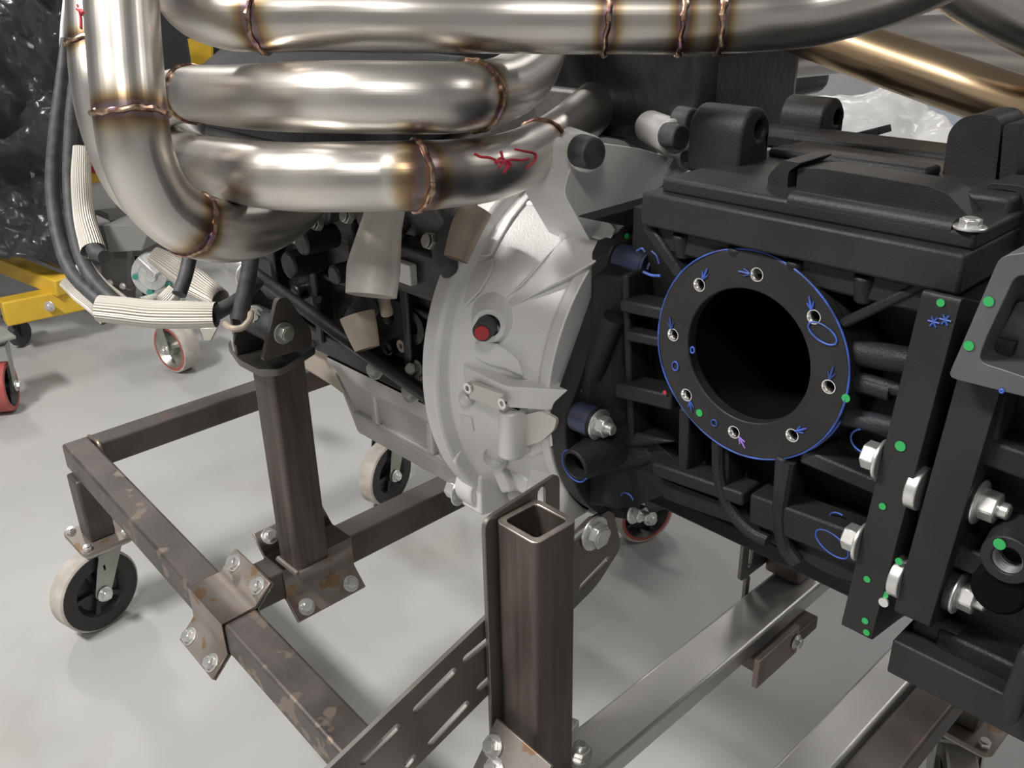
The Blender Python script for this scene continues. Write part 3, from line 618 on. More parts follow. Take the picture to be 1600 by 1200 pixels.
# lower-left lug with the hex bolt facing forward
p = P(708, 772, X=-.765)
b = MB(); q = P(745, 745, X=XF); b.cyl((XF - .012, q.y, q.z - .008), (XF + .02, q.y, q.z - .008), .028, n=28); b.hexa([V((XF - .008, q.y - .02, q.z - .035)), V((XF + .03, q.y - .02, q.z - .035)), V((XF - .008, q.y + .09, q.z - .055)), V((XF + .03, q.y + .09, q.z - .055)), V((XF - .008, q.y - .02, q.z + .02)), V((XF + .03, q.y - .02, q.z + .02)), V((XF - .008, q.y + .09, q.z + .01)), V((XF + .03, q.y + .09, q.z + .01))])
b.build('lug', M['alu'], bell, bevel=.004, seg=3)
bolt(bell, P(722, 768, X=-.756), (-1, -.2, .05), .0125, h=.016)
# lower rear foot near the strap bolt
b = MB(); q = P(905, 790, X=XR); b.hexa([V((XR - .05, q.y - .045, q.z - .02)), V((XR, q.y - .03, q.z - .02)), V((XR - .05, q.y + .05, q.z - .02)), V((XR, q.y + .05, q.z - .02)), V((XR - .05, q.y - .03, q.z + .07)), V((XR, q.y - .02, q.z + .07)), V((XR - .05, q.y + .06, q.z + .07)), V((XR, q.y + .06, q.z + .07))]); b.build('foot', M['alu'], bell, bevel=.008, seg=3)
# upper deck with black plugs
b = MB()
q = [P(*k, X=-.600) for k in ((880, 300), (900, 235), (925, 222), (1000, 232), (1060, 250), (1085, 262), (1040, 285), (985, 330), (935, 400))]
b.plate(rpoly([(k.y, k.z) for k in q], .01), [], (-.66, 0, 0), (0, 1, 0), (0, 0, 1), .060); b.build('upper_deck', M['alu'], bell, bevel=.008, seg=3)
for q0_, q1_, r_, m_ in (((880, 222, -.70), (918, 240, -.588), .018, 'alu'), ((1015, 198, -.66), (1054, 214, -.585), .018, 'pan'), ((1020, 205, -.66), (1080, 245, -.59), .016, 'pan')):  # darker pan metal on two bosses puts the header's shade into their colour
    MB().cyl(P(q0_[0], q0_[1], X=q0_[2]), P(q1_[0], q1_[1], X=q1_[2]), r_, n=28).build('deck_boss', M[m_], bell, bevel=.003)
for (x, y, r) in ((917, 237, .0155), (1053, 212, .0135), (1072, 187, .0135), (1080, 245, .006)):
    p = P(x, y, X=-.584); MB().cyl(p - V((.01, 0, 0)), p + V((.012, -.003, 0)), r, r * .95, n=24).build('deck_plug', M['rub'], bell, bevel=.002)

# ------------------------------------------------------------------ gearbox (front case)
GY = .655
gb = thing('gearbox', 'black cast gearbox with a round open side flange outlined in blue marker', 'gearbox', (-.4, CY, ZR))
GX0, GX1 = -.545, -.262
zb0 = P(1370, 990, Y=.60).z; 
ZT = .985; ZB = .684
# inner body
rc = P(1165, 558, Y=.628)                  # ring centre
b = MB()
b.plate([(GX0, ZB + .02), (GX1, ZB - .0), (GX1, ZT), (GX0, ZT)], [circ(rc.x, rc.z, .072, 40)], (0, GY + .02, 0), (1, 0, 0), (0, 0, 1), -.015)
b.build('side_wall', M['case'], gb, bevel=.002)
b = MB(); b.box((GX0, GY + .036, ZT - .03), (GX1, .945, ZT)); b.box((GX0, GY + .03, ZB - .02), (GX1, .94, ZB)); b.box((GX0, .93, ZB), (GX1, .945, ZT)); b.box((GX0, GY + .036, ZB), (GX0 + .01, .94, ZT)); b.box((GX1 - .01, GY + .036, ZB), (GX1, .94, ZT))
b.build('shell', M['case'], gb, bevel=.003)
# ring flange
b = MB(); holes = [circ(rc.x, rc.z, .0590, 64)]
hp = [P(x, y, Y=.628) for x, y in ((1183, 429), (1093, 445), (1052, 523), (1073, 617), (1147, 675), (1238, 680), (1295, 604), (1272, 495))]
for h in hp: holes.append(circ(h.x, h.z, .0046, 16))
b.plate(circ(rc.x, rc.z, .0915, 96), holes, (0, .640, 0), (1, 0, 0), (0, 0, 1), .012)
ring = b.build('side_flange', M['case2'], gb, bevel=.0012, seg=2)
for h in hp:
    MB().lathe((h.x, .6275, h.z), (0, 1, 0), [(0, .0060), (0, .0052), (.003, .0038), (.012, .0036)], n=20).build('bolt_hole', M['mach'], ring)
b = MB(); b.lathe((rc.x, .640, rc.z), (0, 1, 0), [(0, .0912), (.03, .098)], n=96); b.build('flange_neck', M['case'], gb)
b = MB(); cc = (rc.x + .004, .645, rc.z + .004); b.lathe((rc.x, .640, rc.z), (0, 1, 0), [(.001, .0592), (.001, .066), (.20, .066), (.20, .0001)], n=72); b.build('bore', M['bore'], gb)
# marker line round the flange
def mk(pts, r, m, par, name='marker_line', cl=False):
    b = MB(); b.tube(pts, r, n=6, sub=4, cap=not cl); return b.build(name, m, par)
mk([V((rc.x + .0917 * cos(a), .6285 + .0008 * sin(5 * a), rc.z + .0917 * sin(a))) for a in [2 * pi * i / 60 for i in range(61)]], .0009, M['blue'], ring)
mk([V((rc.x + .0922 * cos(a), .635, rc.z + .0922 * sin(a))) for a in [radians(150 + 190 * i / 30) for i in range(31)]], .0013, M['blue'], ring)
def arrow(px, py, ang, m=None, L=.011):
    p = P(px, py, Y=.6272); d = V((cos(ang), 0, sin(ang)))
    b = MB(); b.tube([p, p + d * L], [.0014, .0006], n=6, sub=2, cap=True); b.tube([p + d * .006 + V((d.z, 0, -d.x)) * .003, p, p + d * .006 - V((d.z, 0, -d.x)) * .003], .0006, n=6, sub=2, cap=True); b.build('marker_arrow', m or M['blue'], ring)
arrow(1172, 428, pi); arrow(1098, 436, 1.2); arrow(1049, 514, 1.8); arrow(1078, 627, -1.3); arrow(1155, 683, -.9, M['purple']); arrow(1244, 674, .6); arrow(1296, 592, 1.4); arrow(1268, 484, 1.9)
def oval(px, py, ax, az, Y, par, m=None, r=.0008, rot=0, a0=0, a1=2 * pi):
    p = P(px, py, Y=Y); pts = []
    for i in range(25):
        t = a0 + (a1 - a0) * i / 24; x = ax * cos(t); z = az * sin(t); pts.append(p + V((x * cos(rot) - z * sin(rot), 0, x * sin(rot) + z * cos(rot))))
    mk(pts, r, m or M['blue'], par)
oval(1285, 521, .013, .0065, .6272, ring, rot=-.35); oval(1055, 572, .0032, .0042, .6272, ring); oval(1116, 661, .003, .003, .6272, ring); oval(1082, 547, .002, .0028, .6272, ring)
def dot(px, py, Y, par, r=.0035, m=None, n=V((0, -1, 0)), X=None):
    p = P(px, py, X=X) if X is not None else P(px, py, Y=Y)
    MB().cyl(p, p + n * .0006, r, n=12).build('paint_dot', m or M['green'], par)
dot(1093, 645, .6278, ring); dot(1322, 622, .628, ring); dot(1039, 613, .6278, ring, .002, M['redplug'])
# top slab, rails and ribs on the side
SLY = .622
def q2(pts, Y): 
    r = []
    for k in pts: p = P(*k, Y=Y); r.append((p.x, p.z))
    return r
def slabp(name, pts, Y, th, m='case', r=.002, bev=.002, holes=(), par=None, label=None):
    o = MB().plate(rpoly(q2(pts, Y), r), [rpoly(q2(h, Y), r) for h in holes], (0, Y, 0), (1, 0, 0), (0, 0, 1), -th).build(name, M[m], par or gb, bevel=bev, seg=2, label=label); return o
p0 = P(1002, 310, Y=SLY); p1 = P(1512, 385, Y=SLY)
b = MB(); zt = (p0.z + p1.z) / 2; zl = P(1000, 352, Y=SLY).z
b.box((p0.x, SLY, zl), (p1.x, .95, zt)); b.box((p0.x + .012, SLY + .012, zt - .001), (p1.x, .94, zt + .012)); b.build('top_slab', M['case2'], gb, bevel=.003, seg=2)
zs2 = P(1300, 400, Y=.635).z
b = MB(); b.box((p0.x + .01, .632, zl - .022), (p1.x - .01, .67, zl)); b.build('upper_rail', M['case'], gb, bevel=.003)
for (x, y) in ((1062, 350), (1150, 370), (1242, 385), (1352, 405)):
    p = P(x, y, Y=.630); MB().cyl((p.x, .640, zl - .024), (p.x, .634, zl - .002), .0085, n=20).build('screw_boss', M['case'], gb, bevel=.002)
def bar2(name, a, b_, Y, w, d, m='case'):
    A1 = P(*a, Y=Y); B1 = P(*b_, Y=Y); d1 = (B1 - A1).normalized(); n = V((-d1.z, 0, d1.x)) * w / 2
    q = []
    for dy in (0, d):
        for s in (-1, 1):
            for e in (A1, B1): q.append(e + n * s + V((0, dy, 0)))
    return MB().hexa([q[0], q[1], q[2], q[3], q[4], q[5], q[6], q[7]]).build(name, M[m], gb, bevel=.0025, seg=2)
bar2('diagonal_rib', (1008, 352), (1060, 432), .628, .011, .03); bar2('diagonal_rib', (1312, 508), (1450, 442), .630, .008, .03)
bar2('rib', (1082, 372), (1078, 405), .635, .006, .03); bar2('rib', (1290, 405), (1288, 440), .635, .006, .03); bar2('rib', (1195, 372), (1192, 395), .635, .007, .03)
b = MB()                                   # round ribs to the right of the ring
for a, c, r in (((1318, 546), (1432, 566), .0105), ((1325, 592), (1395, 612), .008), ((1320, 650), (1400, 668), .008)):
    b.cyl(P(*a, Y=.646), P(*c, Y=.646), r, n=20)
b.build('round_rib', M['case'], gb, bevel=.001)
b = MB(); p = P(1375, 635, Y=.645); rr_ = []
for i in range(21):
    t = -pi / 2 + pi * i / 20; rr_.append(V((p.x + .012 + .014 * cos(t), .645, p.z + .018 * sin(t))))
b.tube([V((p.x - .02, .645, p.z - .018))] + rr_ + [V((p.x - .02, .645, p.z + .018))], .0055, n=12, sub=2, cap=True); b.build('pocket_rim', M['case'], gb)
bar2('rib', (1250, 712), (1385, 770), .632, .014, .03); bar2('rib', (1170, 795), (1345, 862), .628, .030, .03, 'case'); bar2('rib', (1018, 733), (1160, 782), .628, .014, .03)
bar2('vertical_rib', (1218, 716), (1212, 800), .626, .010, .04); bar2('vertical_rib', (1128, 700), (1128, 775), .634, .012, .03); bar2('vertical_rib', (1068, 640), (1066, 735), .636, .012, .03); bar2('vertical_rib', (975, 430), (985, 700), .640, .008, .03)
bar2('rib', (968, 478), (1035, 492), .632, .012, .03); bar2('rib', (975, 525), (1030, 536), .632, .010, .03); bar2('rib', (960, 610), (1048, 630), .630, .016, .03)
b = MB(); b.cyl(P(960, 495, Y=.640), P(925, 590, Y=.640), .011, n=20); b.build('round_rib', M['case'], gb)
# lower belt of the case
q = [(1040, 770), (1015, 740), (1170, 795), (1345, 862), (1352, 905), (1325, 912)]
slabp('lower_belt', [(1000, 735), (1352, 872), (1350, 915), (1290, 895), (1180, 830), (1040, 780)], .640, .28)
b = MB()
arc = [P(*k, Y=.632) for k in ((1122, 690), (1124, 745), (1140, 795), (1172, 830), (1200, 845))]
b.tube(arc, .006, n=10, cap=True); arc = [P(*k, Y=.632) for k in ((1232, 720), (1220, 800), (1226, 850), (1245, 880))]; b.tube(arc, .007, n=10, cap=True); b.build('curved_rib', M['case'], gb)
# front flange (against the bell housing)
def ccc(a, r): return (CY + r * cos(radians(a)), CZ + r * sin(radians(a)))
out = [ccc(a, .196 if a < 215 else .196 - (a - 215) * .0004) for a in range(178, 271, 6)] + [ccc(a, .178) for a in range(276, 360, 8)] + [(1.0, .90), (.985, ZT - .01), (.64, ZT - .01)]
pA = P(1005, 358, X=-.57); pB = P(952, 380, X=-.57); pC = P(943, 400, X=-.57); pD = P(941, 470, X=-.57)
out += [(pA.y, pA.z), (pB.y, pB.z), (pC.y, pC.z), (pD.y, pD.z)]
out = [k for i, k in enumerate(out)]
b = MB(); b.plate(out, [], (-.586, 0, 0), (0, 1, 0), (0, 0, 1), .022); b.build('front_flange', M['case2'], gb, bevel=.002)
b = MB(); b.lathe((-.566, CY, CZ), (1, 0, 0), [(0, .176), (.012, .174), (.016, .166), (.02, .162), (.035, .150), (.06, .12)], n=72, a0=radians(150), a1=radians(330), u=(0, 1, 0)); b.build('neck', M['case'], gb)
# side cheek joining neck and main case
q = [(.67, .0)]
b = MB(); b.hexa([V((-.566, .640, .66)), V((-.535, GY, .66)), V((-.566, .8, .60)), V((-.50, .8, .64)), V((-.566, .640, .92)), V((-.535, GY, .92)), V((-.566, .8, .97)), V((-.50, .8, .97))]); b.build('cheek', M['case'], gb, bevel=.004)
# bolt tower on the flange with blue marks
def tower(px, py, L, r, mm='case', nut=True, name='bolt_tower', X=-.564, br=.0105):
    p = P(px, py, X=X); o = MB().cyl(p, p + V((L, 0, 0)), r, n=28).build(name, M[mm], gb, bevel=.002)
    if nut: bolt(gb, p + V((L, 0, 0)), (1, 0, 0), br, stud=.010 if nut == 2 else 0)
    return o
tower(900, 648, .030, .0155, 'case', 2); 
p = P(900, 648, X=-.564); b = MB(); b.lathe(p, (1, 0, 0), [(.003, .0158), (.026, .0158)], n=28); b.build('marker_smear', M['blued'], gb)
p = P(968, 404, X=-.564); b = MB(); b.cyl(p, p + V((.036, 0, 0)), .0155, .0145, n=28); b.build('bolt_tower', M['blued'], gb, bevel=.002); b = MB(); b.lathe(p + V((.036, 0, 0)), (1, 0, 0), [(0, .0145), (.003, .0145), (.003, .010), (0, .0095), (0, .0001)], n=24); b.hexn(p + V((.037, 0, 0)), (1, 0, 0), .009, .006); b.build('bolt', M['blued'], gb)
mk([P(x, y, Y=.632) for x, y in ((1005, 425), (1018, 430), (1032, 431))], .0013, M['blue'], gb); mk([P(x, y, Y=.632) for x, y in ((1018, 392), (1026, 400), (1030, 412))], .0009, M['blue'], gb); mk([P(x, y, Y=.632) for x, y in ((995, 392), (1003, 388), (1008, 394))], .001, M['blue'], gb)
tower(955, 780, .034, .013, 'case', 2, br=.0095); oval(980, 779, .008, .006, .632, gb, a0=.2, a1=3.2)
# open drain socket, lower left
p = P(898, 728, Y=.588); dd = V((-.05, -1, -.08)).normalized()
b = MB(); b.lathe(p, dd, [(-.085, .026), (-.03, .020), (0, .0172), (.001, .0135), (-.02, .0125), (-.02, .0001)], n=36); b.build('drain_socket', M['case'], gb, bevel=.001)
u_, v_ = perp(dd); mk([p + (u_ * cos(t) + v_ * sin(t)) * .0174 for t in [2 * pi * i / 24 - 1 for i in range(15)]], .0010, M['blue'], gb)
MB().hexa([P(905, 745, Y=.62), P(1040, 725, Y=.65), P(905, 745, Y=.70), P(1040, 725, Y=.70), P(905, 706, Y=.62), P(1000, 672, Y=.65), P(905, 706, Y=.70), P(1000, 672, Y=.70)]).build('drain_arm', M['case'], gb, bevel=.010, seg=4)
MB().hexa([P(925, 705, Y=.635), P(1060, 690, Y=.64), P(925, 705, Y=.70), P(1060, 690, Y=.70), P(930, 690, Y=.64), P(985, 672, Y=.645), P(930, 690, Y=.70), P(985, 672, Y=.70)]).build('cheek_web', M['case'], gb, bevel=.004)
slabp('lower_cheek', [(915, 740), (950, 690), (1010, 675), (1060, 725), (1040, 772), (985, 795), (945, 790)], .648, .10, r=.01, bev=.004)
dot(945, 443, .60, gb, .003, X=-.563, n=V((1, 0, 0))); dot(979, 369, .60, gb, .003, X=-.563, n=V((1, 0, 0))); dot(925, 590, .6, gb, .0015, M['redplug'], X=-.563, n=V((1, 0, 0)))
# rear flange of the front case
FY = .605
fa = P(1462, 455, Y=FY); fb = P(1345, 995, Y=FY)
b = MB(); xr0 = P(1408, 800, Y=FY).x - .008; 
b.plate(rpoly([(FY, fb.z), (FY, fa.z + .0), (.64, ZT - .005), (.98, ZT - .005), (.98, .60), (.66, fb.z - .01)], .006), [], (xr0 - .019, 0, 0), (0, 1, 0), (0, 0, 1), .026)
d1 = P(1468, 473, Y=FY); d2 = P(1358, 905, Y=FY); KX = (d1.x - d2.x) / (d1.z - d2.z)
def lean(bm_, z0=None):                       # the two mating flanges lean slightly
    for v_ in bm_.verts: v_.co.x += KX * (v_.co.z - d2.z) + (d2.x - (xr0 - .006))
lean(b.bm); rf = b.build('rear_flange', M['case2'], gb, bevel=.003)
XG = xr0 + .007
for (x, y) in ((1470, 473), (1401, 697), (1373, 791), (1349, 905), (1346, 970), (1348, 988)): dot(x + (6 if y > 600 else 0), y, FY - .0004, gb, .0040 if y == 697 else .0028)
for (x, y) in ((1459, 503), (1477, 500)):
    p = P(x, y, Y=FY - .0006); b = MB()
    for k in range(3): d = V((cos(k * pi / 3), 0, sin(k * pi / 3))) * .004; b.tube([p - d, p + d], .0007, n=6, sub=1, cap=True)
    b.build('marker_star', M['blue'], gb)
# bolts through the two flanges
for (x, y, s) in ((1366, 716, 1), (1336, 845, 1)):
    p = P(x + 8, y, Y=.612); bolt(gb, (xr0 - .0195 + KX * (p.z - d2.z) + d2.x - xr0 + .006, p.y, p.z), (-1, 0, 0), .0105, h=.012)
oval(1352, 690, .012, .010, .640, gb, a0=2, a1=5.2); oval(1310, 812, .008, .006, .64, gb, a0=1.2, a1=4.5); oval(1300, 850, .016, .009, .628, gb, rot=-.35)
# ---- top of the case: cover rails and lugs
zt2 = zt + .012
def lug(px, py, hpx, hpy, X, w, th, zbase, name='lug', hr=.0085):
    """rounded upright tab, hole along X; (px,py) = centre of the top edge"""
    top = P(px, py, X=X); hc = P(hpx, hpy, X=X); r = w / 2
    out = [(-r, zbase - top.z)] + [(r * cos(t) * -1, -r + r * sin(t)) for t in [pi * k / 12 for k in range(0, 13)]] + [(r, zbase - top.z)]
    return MB().plate(out, [circ(hc.y - top.y, hc.z - top.z, hr, 20)], (X - th, top.y, top.z), (0, 1, 0), (0, 0, 1), th).build(name, M['case2'], gb, bevel=.004, seg=3)
X_ = P(1186, 203, Y=.74).x
lug(1186, 168, 1189, 203, X_, .046, .058, zt)
X_ = P(1308, 182, Y=.95).x
lug(1306, 153, 1310, 183, X_, .048, .052, zt)
def on_top(name, pts, Y, th, m='case2', bev=.002): return slabp(name, pts, Y, th, m, .003, bev)
on_top('cover_bridge', [(1242, 320), (1246, 262), (1290, 264), (1450, 290), (1480, 302), (1532, 358), (1490, 352), (1455, 348)], .675, .035)
on_top('bridge_foot', [(1198, 318), (1200, 275), (1222, 250), (1252, 255), (1232, 268), (1228, 325)], .670, .05)
p0 = P(1225, 240, Y=.80); p1 = P(1470, 280, Y=.80); MB().box((p0.x, .77, zt + .01), (p1.x, .80, zt + .020)).build('cover_rail', M['case'], gb, bevel=.004)
p0 = P(1150, 262, Y=.86); MB().box((p0.x, .86, zt), (p1.x + .02, .92, zt + .016)).build('cover_rail', M['case'], gb, bevel=.004)
b = MB(); p0 = P(1235, 320, Y=.64); p1 = P(1490, 360, Y=.64); b.cyl((p0.x, .642, zt + .010), (p1.x, .642, zt + .010), .008, n=16); b.build('top_bead', M['case2'], gb)
p = P(1512, 372, Y=.64); bolt(gb, (p.x, p.y, zt + .013), (0, 0, 1), .007, h=.005)
# rear upper lug: thick rounded block with ribs
q = [P(*k, Y=.80) for k in ((1470, 290), (1482, 205), (1500, 185), (1525, 178), (1555, 180), (1565, 195), (1552, 310), (1500, 320))]
b = MB(); b.plate(rpoly([(k.x, k.z) for k in q], .006), [], (0, .80, 0), (1, 0, 0), (0, 0, 1), -.05); b.build('rear_lug', M['case2'], gb, bevel=.006, seg=3)
q = [P(*k, Y=.79) for k in ((1568, 195), (1592, 190), (1590, 270), (1575, 290), (1560, 290))]
b = MB(); b.plate(rpoly([(k.x, k.z) for k in q], .004), [], (0, .79, 0), (1, 0, 0), (0, 0, 1), -.06); b.build('rear_lug', M['case2'], gb, bevel=.003)
MB().bar(P(1515, 318, Y=.73), P(1600, 330, Y=.73), .06, .03).build('lug_foot', M['case2'], gb, bevel=.004)
q = [P(*k, Y=.72) for k in ((1540, 285), (1600, 290), (1640, 330), (1620, 400), (1530, 372))]
b = MB(); b.plate(rpoly([(k.x, k.z) for k in q], .006), [rpoly([(k.x, k.z) for k in [P(*j, Y=.72) for j in ((1548, 295), (1592, 300), (1585, 335), (1538, 328))]], .004)], (0, .72, 0), (1, 0, 0), (0, 0, 1), -.04); b.build('top_frame', M['case2'], gb, bevel=.004)
MB().bar(P(1290, 225, Y=1.0), P(1383, 202, Y=1.0), .03, .008).build('lever', M['case'], gb, bevel=.001)

# ------------------------------------------------------------------ gearbox rear case
rc2 = thing('gearbox_rear_case', 'black ribbed rear gearbox case at the right edge of the picture', 'gearbox case', (0, CY, ZR))
def slr(name, pts, Y, th, m='case', r=.003, bev=.002, holes=(), label=None): return slabp(name, pts, Y, th, m, r, bev, holes, rc2, label)
X2 = XG + .010
f1 = P(1395, 960, Y=FY); f0 = P(1510, 560, Y=FY)
b = MB(); b.plate(rpoly([(FY + .002, f1.z), (FY + .002, f0.z + .02), (.65, ZT - .03), (.98, ZT - .05), (.98, .60), (.66, f1.z - .01)], .006), [], (X2, 0, 0), (0, 1, 0), (0, 0, 1), .028); lean(b.bm); b.build('front_flange', M['case2'], rc2, bevel=.003)
xb = X2 + .026
MB().box((xb, .650, .66), (.30, .95, .93)).build('case_body', M['case'], rc2, bevel=.006)
zl0 = P(1372, 985, Y=.612).z
b = MB(); b.box((X2, .612, zl0 - .035), (.30, .68, zl0 - .002)); b.build('lower_rail', M['case2'], rc2, bevel=.002)
b = MB(); zz = P(1470, 1010, Y=.63).z; b.box((P(1462, 1000, Y=.63).x, .628, zl0 - .004), (.30, .66, zl0 + .014)); b.build('lower_step', M['case'], rc2, bevel=.003)
p = P(1425, 975, Y=.630); b = MB(); b.cyl((p.x, .640, p.z - .0), (p.x + .035, .640, p.z - .0), .011, n=20); b.build('round_rib', M['case'], rc2, bevel=.003)
def barr(name, a, b_, Y, w, d, m='case'):
    A1 = P(*a, Y=Y); B1 = P(*b_, Y=Y); d1 = (B1 - A1).normalized(); n = V((-d1.z, 0, d1.x)) * w / 2; q = []
    for dy in (0, d):
        for s in (-1, 1):
            for e in (A1, B1): q.append(e + n * s + V((0, dy, 0)))
    return MB().hexa(q).build(name, M[m], rc2, bevel=.0025, seg=2)
barr('long_rib', (1440, 848), (1700, 955), .622, .020, .03); barr('long_rib', (1490, 690), (1700, 765), .618, .020, .035)
barr('vertical_rib', (1560, 610), (1545, 700), .620, .010, .03); barr('vertical_rib', (1500, 610), (1488, 690), .625, .010, .03); barr('vertical_rib', (1450, 735), (1440, 845), .628, .012, .025)
# grey raised frame with a recessed window
fr = [(1562, 400), (1620, 392), (1700, 420), (1680, 640), (1568, 612), (1480, 590), (1500, 545)]
slr('side_frame', fr, .585, .07, 'greyc', .006, .003, holes=[[(1588, 428), (1680, 445), (1660, 610), (1575, 580), (1528, 565), (1540, 530)]])
slr('frame_window', [(1590, 470), (1680, 485), (1660, 610), (1540, 570)], .615, .01, 'greyc')
for (x, y) in ((1545, 471), (1514, 540)): dot(x, y, .5845, rc2, .0033)
oval(1565, 611, .001, .001, .584, rc2)
# threaded boss and the dark cylinder below it
p = P(1573, 876, Y=.606); b = MB(); b.lathe(p + V((0, .03, 0)), (0, -1, 0), [(0, .022), (.03, .018), (.030, .0105), (.012, .0095), (.012, .0001)], n=28); tb = b.build('threaded_boss', M['case2'], rc2, bevel=.001)
b = MB()
for k in range(5): b.lathe(p + V((0, .002 + k * .003, 0)), (0, 1, 0), [(0, .0105), (.0012, .0088), (.0024, .0105)], n=24)
b.build('thread', M['greyc'], tb)
dot(1562, 850, .605, rc2, .0042)
p = P(1557, 925, Y=.61); MB().cyl(p + V((0, .06, 0)), p, .021, .019, n=28).build('dark_boss', M['bore'], rc2, bevel=.003)
p = P(1590, 1095, Y=.58); MB().bar(P(1578, 1118, Y=.595), P(1620, 1005, Y=.595), .03, .014, up=(1, 0, 0)).build('blade', M['case2'], rc2, bevel=.005, seg=3)
# nuts on the flange and washers between the flanges
for (x, y) in ((1478, 765), (1436, 899)):
    p = P(x, y, Y=.628); b = MB().cyl((X2 + .028, p.y, p.z), (X2 + .036, p.y, p.z), .016, n=24).build('spot_face', M['case'], rc2, bevel=.001)
    bolt(rc2, (X2 + .034, p.y, p.z), (1, 0, 0), .0110, h=.012, stud=.010)
    MB().cyl((X2 - .009, FY + .012, p.z), (X2 + .0, FY + .012, p.z), .017, n=24).build('spacer_washer', M['zinc'], rc2, bevel=.001)
for (x, y) in ((1405, 877), (1383, 929)): dot(x, y, FY + .0015, rc2, .003)
p = P(1382, 940, Y=FY + .001); MB().cyl(p, p + V((0, -.002, 0)), .004, n=12).build('pin', M['zinc'], rc2)

# ------------------------------------------------------------------ exhaust header
hd = thing('exhaust_header', 'welded stainless exhaust header of bent tubes above the engine', 'exhaust header', (-.7, .55, .98))
R = .0286
PATHS = []
def htube(name, lst, welds, r=R, label=None, m='tube'):
    pts = [PR(x, y, k, r) for x, y, k in lst]
    b = MB(); b.tube(pts, r, n=40, sub=8, welds=welds); path = b.path; PATHS.append(path)
    o = b.build(name, M[m], hd, label=label)
    for wi in welds:
        i = min(int(round(wi * 8)), len(path) - 2); i = max(i, 1); c = path[i]; d = (path[i + 1] - path[i - 1]).normalized(); u, v = perp(d); n = 44
        pts = []; rr = []
        for k in range(n + 1):
            t = 2 * pi * k / n; wob = .0012 * sin(3 * t + wi) + .0006 * sin(11 * t); pts.append(c + (u * cos(t) + v * sin(t)) * (r + .0003) + d * wob); rr.append(.0022 + .0014 * (.5 + .5 * sin(29 * t)) * (.5 + .5 * sin(3.7 * t + wi)))
        bb = MB(); bb.tube(pts, rr, n=8, sub=1); bb.build('weld_bead', M['weld'], o)
    return o
htube('tube', [(188, -110, 56), (190, 0, 56), (196, 90, 56), (204, 178, 56), (216, 245, 55), (247, 310, 53), (298, 350, 51), (360, 362, 48), (420, 348, 44), (465, 318, 40), (500, 270, 36), (520, 215, 33)], [3, 6], label='nearest tube, dropping at the left and turning back up')
htube('tube', [(150, -110, 46), (152, 0, 46), (154, 75, 46), (162, 150, 46), (182, 225, 45), (215, 290, 44), (262, 320, 42), (330, 300, 38)], [2])
htube('tube', [(255, -120, 46), (268, -60, 48), (300, 0, 50), (350, 22, 52), (412, 26, 53), (500, 25, 53), (620, 27, 53), (780, 29, 52), (900, 30, 52), (945, 30, 52), (1060, 30, 52), (1120, 29, 52), (1180, 27, 52), (1270, 18, 52), (1380, -12, 53), (1480, -55, 55), (1560, -100, 56)], [4, 9, 10, 11], label='long top tube with several welds')
htube('tube', [(225, 175, 38), (262, 155, 40), (300, 147, 42), (345, 150, 46), (400, 152, 50), (460, 152, 53), (540, 152, 55), (640, 153, 55), (705, 153, 54), (740, 150, 52), (790, 138, 49), (826, 108, 46), (845, 60, 43), (850, 10, 40), (850, -60, 38)], [2, 9])
htube('tube', [(285, 190, 34), (282, 225, 37), (300, 247, 40), (345, 262, 46), (400, 272, 51), (460, 277, 53), (520, 277, 54), (600, 276, 54), (650, 275, 54), (700, 272, 52), (760, 265, 50), (805, 252, 47), (845, 232, 43), (885, 205, 40), (930, 165, 37), (985, 115, 34), (1040, 60, 31), (1090, 0, 29)], [8, 12])
htube('outlet_tube', [(1062, 0, 36), (1068, 60, 38), (1082, 110, 38), (1112, 140, 37), (1150, 150, 35), (1196, 160, 33)], [3], label='short stub tube with a heat-blued end')
htube('outlet_tube', [(1040, 88, 20), (1100, 90, 21), (1170, 94, 21), (1228, 96, 21)], [], r=.0175)
htube('outlet_tube', [(1060, 180, 20), (1088, 205, 21), (1105, 215, 21), (1140, 206, 20)], [2], r=.0165)
htube('collector_tube', [(1410, -110, 50), (1470, -55, 50), (1540, -5, 50), (1640, 45, 50), (1760, 100, 50)], [1, 3])
htube('collector_tube', [(1180, 85, 42), (1330, 70, 42), (1450, 66, 42), (1560, 74, 42), (1700, 90, 42)], [], r=.034)
# marker scribble on the third tube, on its surface
def on_tube(px, py, r=R, lift=.0004):
    """point where the line of sight meets one of the tubes"""
    n = ray(px, py).normalized(); best = None
    for path in PATHS[:5]:
        for a_, b_ in zip(path, path[1:]):
            for t in (0, .25, .5, .75):
                oc = CAM - a_.lerp(b_, t); bb = n.dot(oc); dd = bb * bb - (oc.length_squared - (r + lift) ** 2)
                if dd > 0:
                    k = -bb - math.sqrt(dd)
                    if best is None or k < best: best = k
    return CAM + n * (best or 1)
for st in ([(742, 240), (752, 245), (765, 246), (775, 250)], [(783, 236), (787, 250), (793, 258), (788, 270)], [(773, 252), (786, 252), (800, 249), (815, 250), (826, 248)], [(780, 262), (790, 250), (800, 258)], [(805, 233), (820, 236), (836, 240), (836, 250), (824, 262)], [(776, 256), (784, 246), (796, 262)]):
    mk([on_tube(x, y) for x, y in st], .0011, M['redm'], hd)
for st in ([(121, 8), (126, 14), (132, 19), (124, 18), (122, 10)], [(124, 16), (126, 30), (126, 44)], [(120, 14), (130, 20)]): mk([on_tube(x, y) for x, y in st], .0011, M['redm'], hd)
